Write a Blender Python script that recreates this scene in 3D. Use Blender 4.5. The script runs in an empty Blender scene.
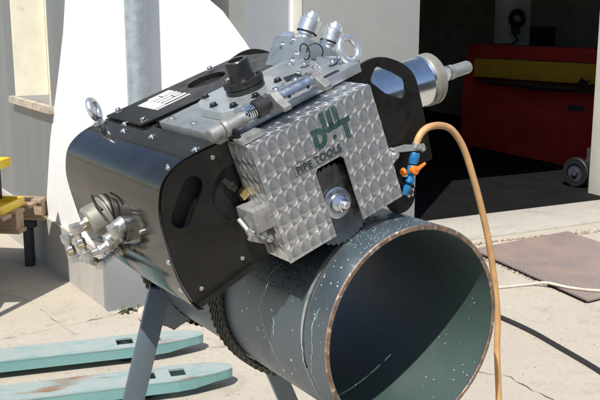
import bpy, bmesh, math, random
from mathutils import Vector, Matrix
from mathutils.geometry import tessellate_polygon
random.seed(7)
R = math.radians
scene = bpy.context.scene
COL = scene.collection

# ------------------------------------------------------------ camera, sky, sun, exposure
cam_d = bpy.data.cameras.new('camera'); cam = bpy.data.objects.new('camera', cam_d); COL.objects.link(cam)
cam.location = (0, 0, 1.55); cam.rotation_euler = (R(90-11.7), 0, 0)
cam_d.sensor_width = 36; cam_d.lens = 54; cam_d.clip_start = .05; cam_d.clip_end = 500
scene.camera = cam
world = bpy.data.worlds.new('World'); scene.world = world; world.use_nodes = True
wn = world.node_tree; wn.nodes.clear()
sky = wn.nodes.new('ShaderNodeTexSky'); sky.sky_type = 'NISHITA'; sky.sun_disc = False
sky.sun_elevation = R(53); sky.sun_rotation = R(198); sky.air_density = 1; sky.dust_density = .6
bg = wn.nodes.new('ShaderNodeBackground'); bg.inputs[1].default_value = .11
wo = wn.nodes.new('ShaderNodeOutputWorld')
wn.links.new(sky.outputs[0], bg.inputs[0]); wn.links.new(bg.outputs[0], wo.inputs[0])
sun_d = bpy.data.lights.new('sun', 'SUN'); sun_d.energy = 4.6; sun_d.angle = R(.53); sun_d.color = (1, .955, .89)
sun = bpy.data.objects.new('sun', sun_d); COL.objects.link(sun); sun.location = (-3, -8, 12)
LD = Vector((math.cos(R(53))*math.cos(R(72)), math.cos(R(53))*math.sin(R(72)), -math.sin(R(53))))
sun.rotation_euler = LD.to_track_quat('-Z', 'Y').to_euler()
scene.view_settings.view_transform = 'Standard'; scene.view_settings.look = 'None'
scene.view_settings.exposure = .36; scene.view_settings.gamma = 1

# ------------------------------------------------------------ materials
class NT:
    def __init__(s, name):
        s.m = bpy.data.materials.new(name); s.m.use_nodes = True; s.t = s.m.node_tree
        s.b = s.t.nodes['Principled BSDF']; s.tc = s.t.nodes.new('ShaderNodeTexCoord')
    def n(s, t, **k):
        x = s.t.nodes.new(t)
        for a, v in k.items(): setattr(x, a, v)
        return x
    def l(s, a, b): s.t.links.new(a, b)
    def put(s, sock, v):
        if isinstance(v, (int, float)): sock.default_value = v
        elif isinstance(v, (tuple, list)): sock.default_value = tuple(v) if len(v) != 3 or sock.type != 'RGBA' else (*v, 1)
        else: s.l(v, sock)
    def math(s, op, a, b=0, c=0):
        x = s.n('ShaderNodeMath', operation=op)
        for i, v in enumerate((a, b, c)): s.put(x.inputs[i], v)
        return x.outputs[0]
    def noise(s, scale, detail=4, rough=.55, vec=None, dist=0):
        x = s.n('ShaderNodeTexNoise'); s.l(vec or s.tc.outputs['Object'], x.inputs['Vector'])
        x.inputs['Scale'].default_value = scale; x.inputs['Detail'].default_value = detail
        x.inputs['Roughness'].default_value = rough; x.inputs['Distortion'].default_value = dist
        return x.outputs['Fac']
    def ramp(s, fac, a, b, ca=0, cb=1):
        x = s.n('ShaderNodeMapRange'); s.put(x.inputs[0], fac)
        x.inputs[1].default_value = a; x.inputs[2].default_value = b; x.inputs[3].default_value = ca; x.inputs[4].default_value = cb
        return x.outputs[0]
    def mix(s, f, a, b):
        x = s.n('ShaderNodeMix', data_type='RGBA'); s.put(x.inputs[0], f); s.put(x.inputs[6], a); s.put(x.inputs[7], b)
        return x.outputs[2]
    def stretch(s, sx, sy, sz, src='Object'):
        x = s.n('ShaderNodeMapping'); s.l(s.tc.outputs[src], x.inputs[0]); x.inputs['Scale'].default_value = (sx, sy, sz)
        return x.outputs[0]
    def bump(s, h, strength, dist=.002):
        x = s.n('ShaderNodeBump'); s.put(x.inputs['Height'], h); x.inputs['Strength'].default_value = strength
        x.inputs['Distance'].default_value = dist; s.l(x.outputs[0], s.b.inputs['Normal']); return x
    def set(s, **k):
        for a, v in k.items(): s.put(s.b.inputs[a.replace('_', ' ')], v)
        return s.m

def simple(name, col, rough=.5, metal=0, var=.25, scale=40, bump=.15, bscale=None, rv=.12, coat=0, spec=.5, grime=0, gcol=(.06, .045, .03), dist=.001):
    m = NT(name)
    f = m.ramp(m.noise(scale, 5), .3, .7)
    c = m.mix(f, tuple(x*(1-var) for x in col), tuple(min(1, x*(1+var*.6)) for x in col))
    if grime:
        g = m.ramp(m.noise(scale*.37+3, 6, .65), .62-grime*.35, .75, 0, .85)
        c = m.mix(g, c, gcol)
    m.set(Base_Color=c, Metallic=metal)
    m.set(Roughness=m.ramp(m.noise(scale*1.7, 4), .25, .75, max(.02, rough-rv), min(1, rough+rv)))
    m.b.inputs['Coat Weight'].default_value = coat; m.b.inputs['Coat Roughness'].default_value = .08
    m.b.inputs['Specular IOR Level'].default_value = spec
    if bump: m.bump(m.noise(bscale or scale*3, 6, .6), bump, dist)
    return m.m

M = {}
M['satin_chrome'] = simple('satin_chrome', (.72, .74, .77), .22, 1, .08, 30, .03, 100, rv=.05)
M['steel'] = simple('machined_steel', (.50, .53, .57), .36, 1, .12, 60, .06, 200)
M['plate_steel'] = simple('zinc_plate_steel', (.36, .385, .40), .45, .65, .16, 25, .05, 150, grime=.25, gcol=(.14, .15, .15))
M['alu'] = simple('milled_aluminium', (.58, .62, .62), .45, .8, .10, 60, .06, 260)
M['grey_steel'] = simple('grey_cast_steel', (.30, .30, .29), .55, .45, .18, 70, .15, 300, grime=.3)
M['chrome'] = simple('chrome', (.80, .81, .83), .10, 1, .08, 40, .02, 100, rv=.05)
M['bright_fitting'] = simple('bright_nickel_fitting', (.78, .78, .77), .30, .85, .08, 60, .04, 200)
M['collar'] = simple('cream_aluminium_collar', (.27, .262, .22), .48, .3, .12, 60, .08, 250)
M['matte_nickel'] = simple('matte_nickel', (.55, .55, .53), .36, .75, .15, 90, .1, 300, grime=.15, gcol=(.2, .18, .13))
M['dull_brass'] = simple('dull_brass', (.42, .36, .22), .4, .8, .2, 90, .08)
M['brass'] = simple('brass', (.60, .47, .22), .3, 1, .15, 60, .05)
M['bolt'] = simple('zinc_bolt', (.70, .70, .70), .26, 1, .15, 150, .05)
M['dark_bolt'] = simple('black_oxide_bolt', (.03, .03, .032), .38, .6, .2, 100, .05)
M['black_steel'] = simple('black_oxide_steel', (.022, .022, .021), .34, .3, .25, 60, .1, 200)
M['dark_guts'] = simple('shade_black_interior', (.006, .006, .007), .6, 0, .4, 40, .3, 120, grime=.2, gcol=(.03, .025, .02))  # near-black, also stands for the shade in slots and holes
M['blade'] = simple('saw_blade_steel', (.20, .20, .20), .35, 1, .2, 50, .1, 200)
M['chain'] = simple('oily_chain_steel', (.14, .14, .12), .36, .75, .4, 120, .2, 400)
M['blue_plastic'] = simple('blue_plastic', (.015, .16, .36), .32, 0, .15, 60, .05)
M['orange_plastic'] = simple('orange_plastic', (.85, .20, .02), .35, 0, .1, 60, .05)
M['rubber_orange'] = simple('orange_rubber_hose', (.58, .33, .14), .5, 0, .2, 30, .25, 90, grime=.35, gcol=(.30, .17, .09))
M['black_rubber'] = simple('black_rubber', (.018, .018, .018), .55, 0, .3, 40, .1)
M['cream_rubber'] = simple('pale_air_hose', (.55, .50, .42), .5, 0, .2, 30, .1, grime=.2, gcol=(.25, .2, .15))
M['galv'] = simple('galvanised_steel', (.42, .47, .50), .48, .55, .18, 22, .06, 60)
M['yellow'] = simple('yellow_paint', (.75, .52, .03), .42, 0, .12, 25, .08, grime=.15, gcol=(.25, .17, .04))
M['red_paint'] = simple('red_machine_paint', (.40, .03, .03), .42, 0, .35, 5, .05)
M['olive_paint'] = simple('ochre_machine_paint', (.50, .31, .035), .42, 0, .15, 12, .05)
M['dark_paint'] = simple('dark_grey_machine_paint', (.04, .045, .055), .5, .1, .2, 20, .05)
M['cream'] = simple('cream_window_paint', (.80, .75, .60), .5, 0, .08, 8, .08, 30, grime=.06, gcol=(.5, .42, .3))
M['sill'] = simple('weathered_sill', (.50, .43, .34), .7, 0, .3, 22, .3, 60, grime=.3, gcol=(.2, .15, .1))
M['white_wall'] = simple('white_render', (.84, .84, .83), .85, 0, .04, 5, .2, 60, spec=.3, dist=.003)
M['plinth'] = simple('beige_plinth_render', (.43, .405, .36), .85, 0, .12, 4, .25, 70, grime=.12, gcol=(.30, .28, .25), dist=.004)
M['plinth_dim'] = simple('dimmed_plinth_render', (.25, .265, .265), .85, 0, .12, 4, .25, 70, grime=.12, gcol=(.24, .24, .22), dist=.004)  # darker copy of the plinth render, for the face with less sun
M['panel'] = simple('grey_door_paint', (.27, .27, .26), .55, 0, .05, 6, .1, 50)
M['trim'] = simple('cream_trim', (.62, .60, .52), .6, 0, .06, 10, .1)
M['dark_wall'] = simple('dark_hall_wall', (.50, .50, .46), .8, 0, .2, 5, .2)
M['pillar_paint'] = simple('pale_pillar_paint', (.80, .82, .80), .8, 0, .1, 5, .1)
M['rust'] = simple('rusty_steel', (.22, .11, .05), .7, .3, .4, 60, .3, 200)
M['stone'] = simple('broken_brick', (.42, .22, .15), .85, 0, .35, 30, .4, 90)
M['pale_stone'] = simple('pale_stone', (.52, .46, .38), .85, 0, .3, 30, .4, 90)
M['weed'] = simple('weed_leaf', (.06, .10, .03), .6, 0, .4, 60, .1)
M['swarf'] = simple('oily_swarf', (.05, .055, .05), .35, .7, .5, 200, .3, 600)
M['white_spot'] = simple('white_paint_splash', (.80, .82, .80), .4, 0, .08, 90, .05)
M['streak'] = simple('dried_coolant_streak', (.45, .58, .58), .35, 0, .3, 80, .15, 300)
M['drop'] = simple('coolant_drop', (.28, .42, .42), .2, 0, .3, 80, .1)
M['print'] = simple('dark_teal_print', (.012, .06, .055), .4, 0, .1, 60, 0)
M['print_black'] = simple('black_print', (.02, .03, .03), .45, 0, .1, 60, 0)
M['label_white'] = simple('white_label', (.80, .80, .78), .5, 0, .05, 60, 0)
M['tyre'] = simple('dark_wheel_rubber', (.008, .008, .009), .6, 0, .3, 30, .1)
M['opposite'] = simple('brown_hall_cladding', (.16, .13, .10), .8, 0, .2, 3, .1)
M['dark_block'] = simple('dark_block_brown', (.035, .03, .025), .7, 0, .3, 3, .2)
M['glass'] = None

def scuffs(m, c, amount, tint):
    # fine scratches and dusty wipe marks
    a_ = m.noise(1.6, 8, .7, m.stretch(90, 6, 30)); b_ = m.noise(1.4, 8, .7, m.stretch(8, 110, 40))
    s_ = m.math('MAXIMUM', m.ramp(a_, .66, .74), m.ramp(b_, .66, .74))
    f = m.math('MULTIPLY', m.math('MULTIPLY', s_, m.ramp(m.noise(7, 4), .45, .62)), amount)
    chip = m.math('MULTIPLY', m.ramp(m.noise(150, 3), .74, .78), .7)
    return m.mix(m.math('MAXIMUM', f, chip), c, tint)
def m_black_gloss():
    m = NT('black_gloss_powder_coat')
    d = m.noise(7, 6, .65, dist=.4)
    c = m.mix(m.ramp(d, .4, .75), (.007, .0063, .0055), (.020, .018, .015))
    m.set(Base_Color=scuffs(m, c, .5, (.10, .095, .085)), Roughness=m.ramp(m.noise(14, 7, .7, dist=.6), .35, .7, .045, .13))
    m.b.inputs['IOR'].default_value = 1.48
    m.bump(m.noise(4, 3, .5), .10, .01)
    return m.m
M['black_gloss'] = m_black_gloss()
def m_black_satin():
    m = NT('black_satin_paint')
    c = m.mix(m.ramp(m.noise(12, 7, .7), .4, .72), (.005, .0046, .0038), (.013, .012, .0095))
    m.set(Base_Color=scuffs(m, c, .6, (.07, .066, .058)), Roughness=m.ramp(m.noise(26, 6, .7), .3, .7, .28, .5))
    m.bump(m.math('ADD', m.noise(600, 3), m.math('MULTIPLY', m.noise(3, 2), 6)), .08, .0006)
    return m.m
M['black_satin'] = m_black_satin()

def m_glass():
    m = NT('window_glass'); m.set(Base_Color=(.55, .58, .55), Roughness=.05)
    m.b.inputs['Transmission Weight'].default_value = .7
    return m.m
M['glass'] = m_glass()
def m_clear():
    m = NT('clear_plastic_tube'); m.set(Base_Color=m.mix(m.noise(90, 2), (.75, .77, .76), (.6, .62, .62)), Roughness=.12)
    m.b.inputs['Transmission Weight'].default_value = .8
    return m.m
M['clear'] = m_clear()

def m_turned(name, ax, bx):
    # engine-turned steel: every overlapping spot is brushed in circles, so the highlight twists round its centre
    m = NT(name); px, py, rad = .0205, .0320, .0215
    sep = m.n('ShaderNodeSeparateXYZ'); m.l(m.tc.outputs['Object'], sep.inputs[0])
    wob = m.noise(3, 1)
    y = m.math('ADD', sep.outputs[bx], m.math('MULTIPLY', m.noise(4, 1), .003))
    rowh = m.math('FRACT', m.math('MULTIPLY', m.math('SINE', m.math('MULTIPLY', m.math('FLOOR', m.math('DIVIDE', y, py)), 12.9898)), 43.758))
    x = m.math('ADD', m.math('ADD', sep.outputs[ax], m.math('MULTIPLY', wob, .004)), m.math('MULTIPLY', rowh, .005))
    ix = m.math('ROUND', m.math('DIVIDE', x, px)); dx = m.math('SUBTRACT', x, m.math('MULTIPLY', ix, px))
    off = m.math('MULTIPLY', m.math('MODULO', m.math('ABSOLUTE', ix), 2), py*.0)
    y2 = m.math('ADD', y, off)
    k0 = m.math('ADD', m.math('FLOOR', m.math('DIVIDE', y2, py)), 1)
    dy0 = m.math('SUBTRACT', y2, m.math('MULTIPLY', k0, py))
    r0 = m.math('SQRT', m.math('ADD', m.math('MULTIPLY', dx, dx), m.math('MULTIPLY', dy0, dy0)))
    ins = m.math('LESS_THAN', r0, rad)
    dy1 = m.math('ADD', dy0, py)
    dy = m.math('ADD', m.math('MULTIPLY', ins, dy0), m.math('MULTIPLY', m.math('SUBTRACT', 1, ins), dy1))
    r = m.math('SQRT', m.math('ADD', m.math('MULTIPLY', dx, dx), m.math('MULTIPLY', dy, dy)))
    comb = m.n('ShaderNodeCombineXYZ')
    m.l(m.math('MULTIPLY', dy, -1), comb.inputs[ax]); m.l(dx, comb.inputs[bx])
    nrm = m.n('ShaderNodeVectorMath', operation='NORMALIZE'); m.l(comb.outputs[0], nrm.inputs[0])
    vt = m.n('ShaderNodeVectorTransform', vector_type='VECTOR', convert_from='OBJECT', convert_to='WORLD'); m.l(nrm.outputs[0], vt.inputs[0])
    rings = m.math('SINE', m.math('MULTIPLY', r, 5200))
    jit = m.ramp(m.math('FRACT', m.math('MULTIPLY', m.math('SINE', m.math('ADD', m.math('MULTIPLY', ix, 78.233), m.math('MULTIPLY', k0, 37.719))), 917.31)), 0, 1, 4.0, 6.4)
    dish = m.math('ADD', m.math('MULTIPLY', m.math('MULTIPLY', dx, dx), jit), m.math('MULTIPLY', m.math('MULTIPLY', dy, dy), 2.3))
    edge = m.ramp(m.math('ABSOLUTE', m.math('SUBTRACT', r0, rad)), 0, .0011, .72, 1)
    dark = m.mix(m.ramp(m.noise(7, 3), .35, .7), (.68, .69, .70), (.84, .85, .86))
    mul = m.n('ShaderNodeMix', data_type='RGBA', blend_type='MULTIPLY'); mul.inputs[0].default_value = 1
    m.l(dark, mul.inputs[6]); g = m.n('ShaderNodeCombineXYZ')
    for i in range(3): m.l(edge, g.inputs[i])
    m.l(g.outputs[0], mul.inputs[7])
    m.set(Base_Color=mul.outputs[2], Metallic=.88, Roughness=.52, Anisotropic=.85)
    b2 = m.n('ShaderNodeBsdfAnisotropic'); b2.inputs['Roughness'].default_value = .24; b2.inputs['Anisotropy'].default_value = .5
    m.l(mul.outputs[2], b2.inputs['Color']); m.l(vt.outputs[0], b2.inputs['Tangent'])
    mx = m.n('ShaderNodeMixShader'); mx.inputs[0].default_value = .55; out = [n_ for n_ in m.t.nodes if n_.type == 'OUTPUT_MATERIAL'][0]
    m.l(m.b.outputs[0], mx.inputs[1]); m.l(b2.outputs[0], mx.inputs[2]); m.l(mx.outputs[0], out.inputs['Surface'])
    m.l(vt.outputs[0], m.b.inputs['Tangent'])
    bp = m.bump(m.math('ADD', dish, m.math('MULTIPLY', rings, .000003)), 1.0, 1.0); m.l(bp.outputs[0], b2.inputs['Normal'])
    return m.m
M['turned_front'] = m_turned('engine_turned_front', 0, 2)
M['turned_top'] = m_turned('engine_turned_top', 0, 1)
M['turned_side'] = m_turned('engine_turned_side', 1, 2)

def m_concrete(name, a, b, stain, joint=0):
    m = NT(name)
    big = m.ramp(m.noise(.9, 6, .6), .35, .65); fine = m.ramp(m.noise(55, 6, .75), .35, .65); mid = m.noise(6, 6, .7)
    c = m.mix(big, a, b); c = m.mix(m.math('MULTIPLY', fine, .35), c, tuple(x*.62 for x in a))
    c = m.mix(m.ramp(mid, .54, .70, 0, .65), c, stain); c = m.mix(m.ramp(m.noise(1.7, 8, .7, dist=1.5), .55, .68, 0, .5), c, tuple(x*.8 for x in stain)); c = m.mix(m.ramp(m.noise(24, 5, .7), .62, .72, 0, .5), c, tuple(x*.6 for x in stain))
    v = m.n('ShaderNodeTexVoronoi'); v.inputs['Scale'].default_value = 130; m.l(m.tc.outputs['Object'], v.inputs['Vector'])
    peb = m.ramp(v.outputs['Distance'], .1, .35, .5, 0); c = m.mix(m.math('MULTIPLY', peb, m.ramp(m.noise(14, 3), .45, .6)), c, tuple(x*.4 for x in a))
    m.set(Base_Color=c, Roughness=.88); m.b.inputs['Specular IOR Level'].default_value = .25
    m.bump(m.math('ADD', m.noise(90, 8, .7), m.math('MULTIPLY', mid, .8)), .45, .006)
    return m.m
M['ground'] = m_concrete('sandy_concrete', (.46, .41, .33), (.50, .45, .37), (.34, .295, .235))
M['slab'] = m_concrete('threshold_concrete', (.43, .40, .34), (.47, .44, .38), (.33, .30, .26))
M['floor_dark'] = simple('shade_black_floor', (.007, .0072, .008), .85, 0, .4, 3, .2, 40, spec=.15)  # near-black colour stands in for the shade inside the doorway

def enamel(name, sc=1.0, ca=(.007, .046, .018), cb=(.018, .062, .030), flake=(.62, .62, .72), w=.22):
    m = NT(name)
    c = m.mix(m.ramp(m.noise(8, 6, .65), .40, .72), ca, cb)
    c = m.mix(m.ramp(m.noise(170, 2), .735, .78), c, (.35, .42, .42))
    c = m.mix(m.math('MULTIPLY', m.ramp(m.noise(3.2, 8, .75, dist=1.2), .54, .66), .35), c, (.07, .065, .055))
    m.set(Base_Color=c, Roughness=m.ramp(m.noise(18, 6, .7), .3, .7, .30*sc, .44*sc))
    m.b.inputs['IOR'].default_value = 1.5
    br = m.noise(5, 6, .7, m.stretch(1, 60, 1))
    bp = m.bump(m.math('ADD', m.noise(230, 5), m.math('MULTIPLY', br, .6)), .16, .001)
    fl = m.n('ShaderNodeBsdfAnisotropic'); fl.inputs['Roughness'].default_value = .62   # the fine grey-blue flake of the enamel
    fl.inputs['Color'].default_value = (*flake, 1); m.l(bp.outputs[0], fl.inputs['Normal'])
    mx = m.n('ShaderNodeMixShader'); mx.inputs[0].default_value = w; out = [n_ for n_ in m.t.nodes if n_.type == 'OUTPUT_MATERIAL'][0]
    m.l(m.b.outputs[0], mx.inputs[1]); m.l(fl.outputs[0], mx.inputs[2]); m.l(mx.outputs[0], out.inputs['Surface'])
    return m.m
M['pipe'] = enamel('slate_green_pipe_enamel', 1.0, (.012, .026, .024), (.028, .044, .048), (.52, .60, .72), .20); M['pipe_in'] = enamel('dark_green_pipe_lining', 1.2, (.006, .046, .017), (.016, .062, .030), (.60, .58, .72), .22); M['leg_paint'] = enamel('slate_stand_enamel', .9, (.012, .026, .024), (.026, .040, .046), (.50, .59, .70), .23)
def m_rim():
    m = NT('rusty_cut_edge')
    c = m.mix(m.ramp(m.noise(38, 6, .7), .4, .62), (.14, .105, .085), (.30, .20, .14))
    c = m.mix(m.ramp(m.noise(90, 4), .55, .7), c, (.62, .52, .42))
    m.set(Base_Color=c, Roughness=.5, Metallic=.45); m.bump(m.noise(300, 4), .3, .001)
    return m.m
M['rim'] = m_rim()

def m_teal():
    m = NT('worn_turquoise_paint')
    c = m.mix(m.ramp(m.noise(5, 4), .3, .7), (.14, .29, .28), (.18, .335, .325))
    sep = m.n('ShaderNodeNewGeometry'); z = m.n('ShaderNodeSeparateXYZ'); m.l(m.tc.outputs['Object'], z.inputs[0])
    topm = m.ramp(z.outputs[2], .078, .083)
    wear = m.math('MULTIPLY', topm, m.ramp(m.noise(13, 8, .75, m.stretch(.6, 1.6, 1)), .33, .52, 0, .9))
    c = m.mix(wear, c, (.33, .36, .34))
    rust = m.math('MULTIPLY', topm, m.ramp(m.noise(4.5, 7, .6, m.stretch(.5, 2.2, 1)), .60, .70))
    c = m.mix(rust, c, (.24, .11, .05))
    m.set(Base_Color=c, Roughness=.55); m.bump(m.noise(60, 6), .2, .002)
    return m.m
M['teal'] = m_teal()
def m_wood():
    m = NT('weathered_pallet_wood')
    g = m.noise(9, 6, .7, m.stretch(1.2, 22, 22))
    c = m.mix(m.ramp(g, .3, .7), (.26, .18, .11), (.46, .34, .23)); c = m.mix(m.ramp(m.noise(5, 4), .5, .75), c, (.17, .13, .10))
    m.set(Base_Color=c, Roughness=.8); m.bump(g, .4, .003); return m.m
M['wood'] = m_wood()
def m_checker():
    m = NT('rusty_tread_plate')
    br = m.n('ShaderNodeTexChecker'); mp = m.stretch(1, 1, 1)
    sep = m.n('ShaderNodeSeparateXYZ'); m.l(m.tc.outputs['Object'], sep.inputs[0])
    u = m.math('MULTIPLY', sep.outputs[0], 1/.036); v = m.math('MULTIPLY', sep.outputs[1], 1/.036)
    par = m.math('MODULO', m.math('ABSOLUTE', m.math('ADD', m.math('FLOOR', u), m.math('FLOOR', v))), 2)
    fu = m.math('SUBTRACT', m.math('FRACT', u), .5); fv = m.math('SUBTRACT', m.math('FRACT', v), .5)
    a = m.math('ADD', m.math('MULTIPLY', par, fu), m.math('MULTIPLY', m.math('SUBTRACT', 1, par), fv))
    b = m.math('ADD', m.math('MULTIPLY', par, fv), m.math('MULTIPLY', m.math('SUBTRACT', 1, par), fu))
    d = m.math('SQRT', m.math('ADD', m.math('MULTIPLY', m.math('MULTIPLY', a, a), 5), m.math('MULTIPLY', m.math('MULTIPLY', b, b), 40)))
    lump = m.ramp(d, .55, 1.0, 1, 0)
    c = m.mix(m.ramp(m.noise(3, 6, .65), .38, .66), (.235, .19, .175), (.33, .235, .195)); c = m.mix(m.math('MULTIPLY', lump, .5), c, (.42, .36, .34))
    m.set(Base_Color=c, Roughness=.6, Metallic=.15); m.bump(m.math('ADD', lump, m.math('MULTIPLY', m.noise(120, 5), .35)), .6, .003)
    return m.m
M['checker'] = m_checker()
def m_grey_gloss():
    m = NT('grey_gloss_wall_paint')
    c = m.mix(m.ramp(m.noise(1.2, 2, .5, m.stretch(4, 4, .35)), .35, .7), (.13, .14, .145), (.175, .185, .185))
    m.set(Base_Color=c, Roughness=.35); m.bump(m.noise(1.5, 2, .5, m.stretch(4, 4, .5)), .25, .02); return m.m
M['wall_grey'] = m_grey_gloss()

# ------------------------------------------------------------ mesh helpers
def new():
    return bmesh.new()
def finish(name, bm, mat, parent=None, frame=None, kind=None, smooth=True, sharp=.6):
    bmesh.ops.remove_doubles(bm, verts=bm.verts, dist=1e-6)
    bmesh.ops.recalc_face_normals(bm, faces=bm.faces)
    if smooth:
        for f in bm.faces: f.smooth = True
        for e in bm.edges:
            if len(e.link_faces) == 2:
                if e.calc_face_angle(0) > sharp: e.smooth = False
            else: e.smooth = False
    me = bpy.data.meshes.new(name); bm.to_mesh(me); bm.free()
    me.materials.append(M[mat] if isinstance(mat, str) else mat)
    o = bpy.data.objects.new(name, me); COL.objects.link(o)
    if parent: o.parent = parent
    if frame is not None: o.matrix_world = frame
    if kind: o['kind'] = kind
    return o
def tag(o, label, cat, group=None):
    o['label'] = label; o['category'] = cat
    if group: o['group'] = group
    return o
def thing(name, label, cat, frame=None, group=None):
    o = bpy.data.objects.new(name, None); COL.objects.link(o); o.empty_display_size = .1
    if frame is not None: o.matrix_world = frame
    return tag(o, label, cat, group)
def box(bm, c, size, rot=None, bev=0):
    ret = bmesh.ops.create_cube(bm, size=1); vs = ret['verts']
    bmesh.ops.scale(bm, vec=Vector(size), verts=vs)
    if bev:
        es = list({e for v in vs for e in v.link_edges})
        r = bmesh.ops.bevel(bm, geom=es, offset=bev, segments=2, affect='EDGES', profile=.6)
        vs = list({v for f in r['faces'] for v in f.verts} | {v for v in vs if v.is_valid})
    if rot is not None: bmesh.ops.rotate(bm, cent=(0, 0, 0), matrix=rot, verts=vs)
    bmesh.ops.translate(bm, vec=Vector(c), verts=vs)
    return bm
def lathe(bm, p0, axis, prof, seg=32, cap=True):
    # prof: (distance along the axis, radius)
    p0 = Vector(p0); a = Vector(axis).normalized()
    t = a.orthogonal().normalized(); b = a.cross(t)
    rings = []
    for d, r in prof:
        rings.append([bm.verts.new(p0+a*d+(t*math.cos(2*math.pi*i/seg)+b*math.sin(2*math.pi*i/seg))*max(r, 1e-5)) for i in range(seg)])
    for q in range(len(rings)-1):
        for i in range(seg):
            bm.faces.new((rings[q][i], rings[q][(i+1) % seg], rings[q+1][(i+1) % seg], rings[q+1][i]))
    if cap:
        bm.faces.new(rings[0][::-1]); bm.faces.new(rings[-1])
    return bm
def cyl(bm, p0, p1, r, r1=None, seg=24, bev=0):
    p0, p1 = Vector(p0), Vector(p1); L = (p1-p0).length; r1 = r if r1 is None else r1
    if bev: return lathe(bm, p0, p1-p0, [(0, r-bev), (bev, r), (L-bev, r1), (L, r1-bev)], seg)
    return lathe(bm, p0, p1-p0, [(0, r), (L, r1)], seg)
def catmull(pts, n=8):
    P = [Vector(p) for p in pts]; P = [P[0]*2-P[1]]+P+[P[-1]*2-P[-2]]; out = []
    for i in range(1, len(P)-2):
        for k in range(n):
            t = k/n; a, b, c, d = P[i-1:i+3]
            out.append(.5*((2*b)+(c-a)*t+(2*a-5*b+4*c-d)*t*t+(3*b-a-3*c+d)*t**3))
    out.append(P[-2]); return out
def tube(bm, pts, r, seg=12, smooth=True, n=8, closed=False):
    P = catmull(pts, n) if smooth else [Vector(p) for p in pts]
    rings = []; up = None
    for i, p in enumerate(P):
        if closed: d = P[(i+1) % len(P)]-P[i-1]
        else: d = P[min(i+1, len(P)-1)]-P[max(i-1, 0)]
        d.normalize()
        if up is None: up = d.orthogonal().normalized()
        up = (up-d*up.dot(d)).normalized(); b = d.cross(up)
        rr = r(i/(len(P)-1)) if callable(r) else r
        rings.append([bm.verts.new(p+(up*math.cos(2*math.pi*k/seg)+b*math.sin(2*math.pi*k/seg))*rr) for k in range(seg)])
    m = len(rings)
    for q in range(m if closed else m-1):
        A, B = rings[q], rings[(q+1) % m]
        for k in range(seg): bm.faces.new((A[k], A[(k+1) % seg], B[(k+1) % seg], B[k]))
    if not closed: bm.faces.new(rings[0][::-1]); bm.faces.new(rings[-1])
    return bm
def torus(bm, c, axis, Rr, r, a0=0, a1=360, seg=28, rs=10):
    c = Vector(c); a = Vector(axis).normalized(); t = a.orthogonal().normalized(); b = a.cross(t)
    full = a1-a0 >= 360; n = seg
    P = [c+(t*math.cos(R(a0+(a1-a0)*i/n))+b*math.sin(R(a0+(a1-a0)*i/n)))*Rr for i in range(n if full else n+1)]
    return tube(bm, P, r, rs, smooth=False, closed=full)
def prism(bm, loops, fn, t0, t1):
    # loops: outer outline then holes, as 2D points; fn(a, b, t) -> 3D
    vecs = [[Vector((x, y, 0)) for x, y in l] for l in loops]
    flat = [p for l in loops for p in l]; tris = tessellate_polygon(vecs)
    A = [bm.verts.new(fn(x, y, t0)) for x, y in flat]; B = [bm.verts.new(fn(x, y, t1)) for x, y in flat]
    for t in tris:
        try: bm.faces.new([A[i] for i in t]); bm.faces.new([B[i] for i in t][::-1])
        except ValueError: pass
    o = 0
    for l in loops:
        n = len(l)
        for i in range(n): bm.faces.new((A[o+i], A[o+(i+1) % n], B[o+(i+1) % n], B[o+i]))
        o += n
    return bm
def arc(cx, cy, r, a0, a1, n):
    return [(cx+r*math.cos(R(a0+(a1-a0)*i/n)), cy+r*math.sin(R(a0+(a1-a0)*i/n))) for i in range(n+1)]
def circle(cx, cy, r, n=32): return arc(cx, cy, r, 0, 360*(n-1)/n, n-1)
def capsule(x0, y0, x1, y1, r, n=10):
    a = math.degrees(math.atan2(y1-y0, x1-x0))
    return arc(x1, y1, r, a-90, a+90, n)+arc(x0, y0, r, a+90, a+270, n)
def hexbolt(bm, p, axis, r=.007, h=.005, washer=True):
    p = Vector(p); a = Vector(axis).normalized()
    if washer: lathe(bm, p, a, [(0, r*1.45), (.0012, r*1.45)], 20)
    lathe(bm, p+a*.001, a, [(0, r), (h*.8, r), (h, r*.86)], 6)
    return bm
def capscrew(bm, p, axis, r=.006, h=.006, washer=True):
    p = Vector(p); a = Vector(axis).normalized()
    if washer: lathe(bm, p, a, [(0, r*1.4), (.0012, r*1.4)], 20)
    lathe(bm, p, a, [(0, r), (h*.85, r), (h, r*.85), (h, r*.5), (h*.4, r*.48), (h*.4, 0)], 16)
    return bm
def domebolt(bm, p, axis, r=.007):
    p = Vector(p); a = Vector(axis).normalized()
    lathe(bm, p, a, [(0, r*1.5), (.0012, r*1.5), (.0012, r), (r*.35, r*.98), (r*.75, r*.7), (r*.95, r*.25), (r*.97, 0)], 16)
    return bm
def extrude_z(x, y, t): return Vector((x, y, t))

# ------------------------------------------------------------ frames
H = Vector((.84433, .53583, 0)); N = Vector((.53583, -.84433, 0)); Z = Vector((0, 0, 1)); C = Vector((.212, 1.564, .98))
def frame(x, y, z, o):
    m = Matrix.Identity(4)
    for i in range(3): m[i][0] = x[i]; m[i][1] = y[i]; m[i][2] = z[i]; m[i][3] = o[i]
    return m
FP = frame(H, -N, Z, C)                       # pipe: x across, y along the pipe away from the open end, z up
a = R(21); U = H*math.cos(a)+Z*math.sin(a); V = -H*math.sin(a)+Z*math.cos(a)
FM = frame(U, -N, V, C)                       # machine: rolled 21 degrees round the pipe
def m3(u, v, s): return Vector((u, s, v))

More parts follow.
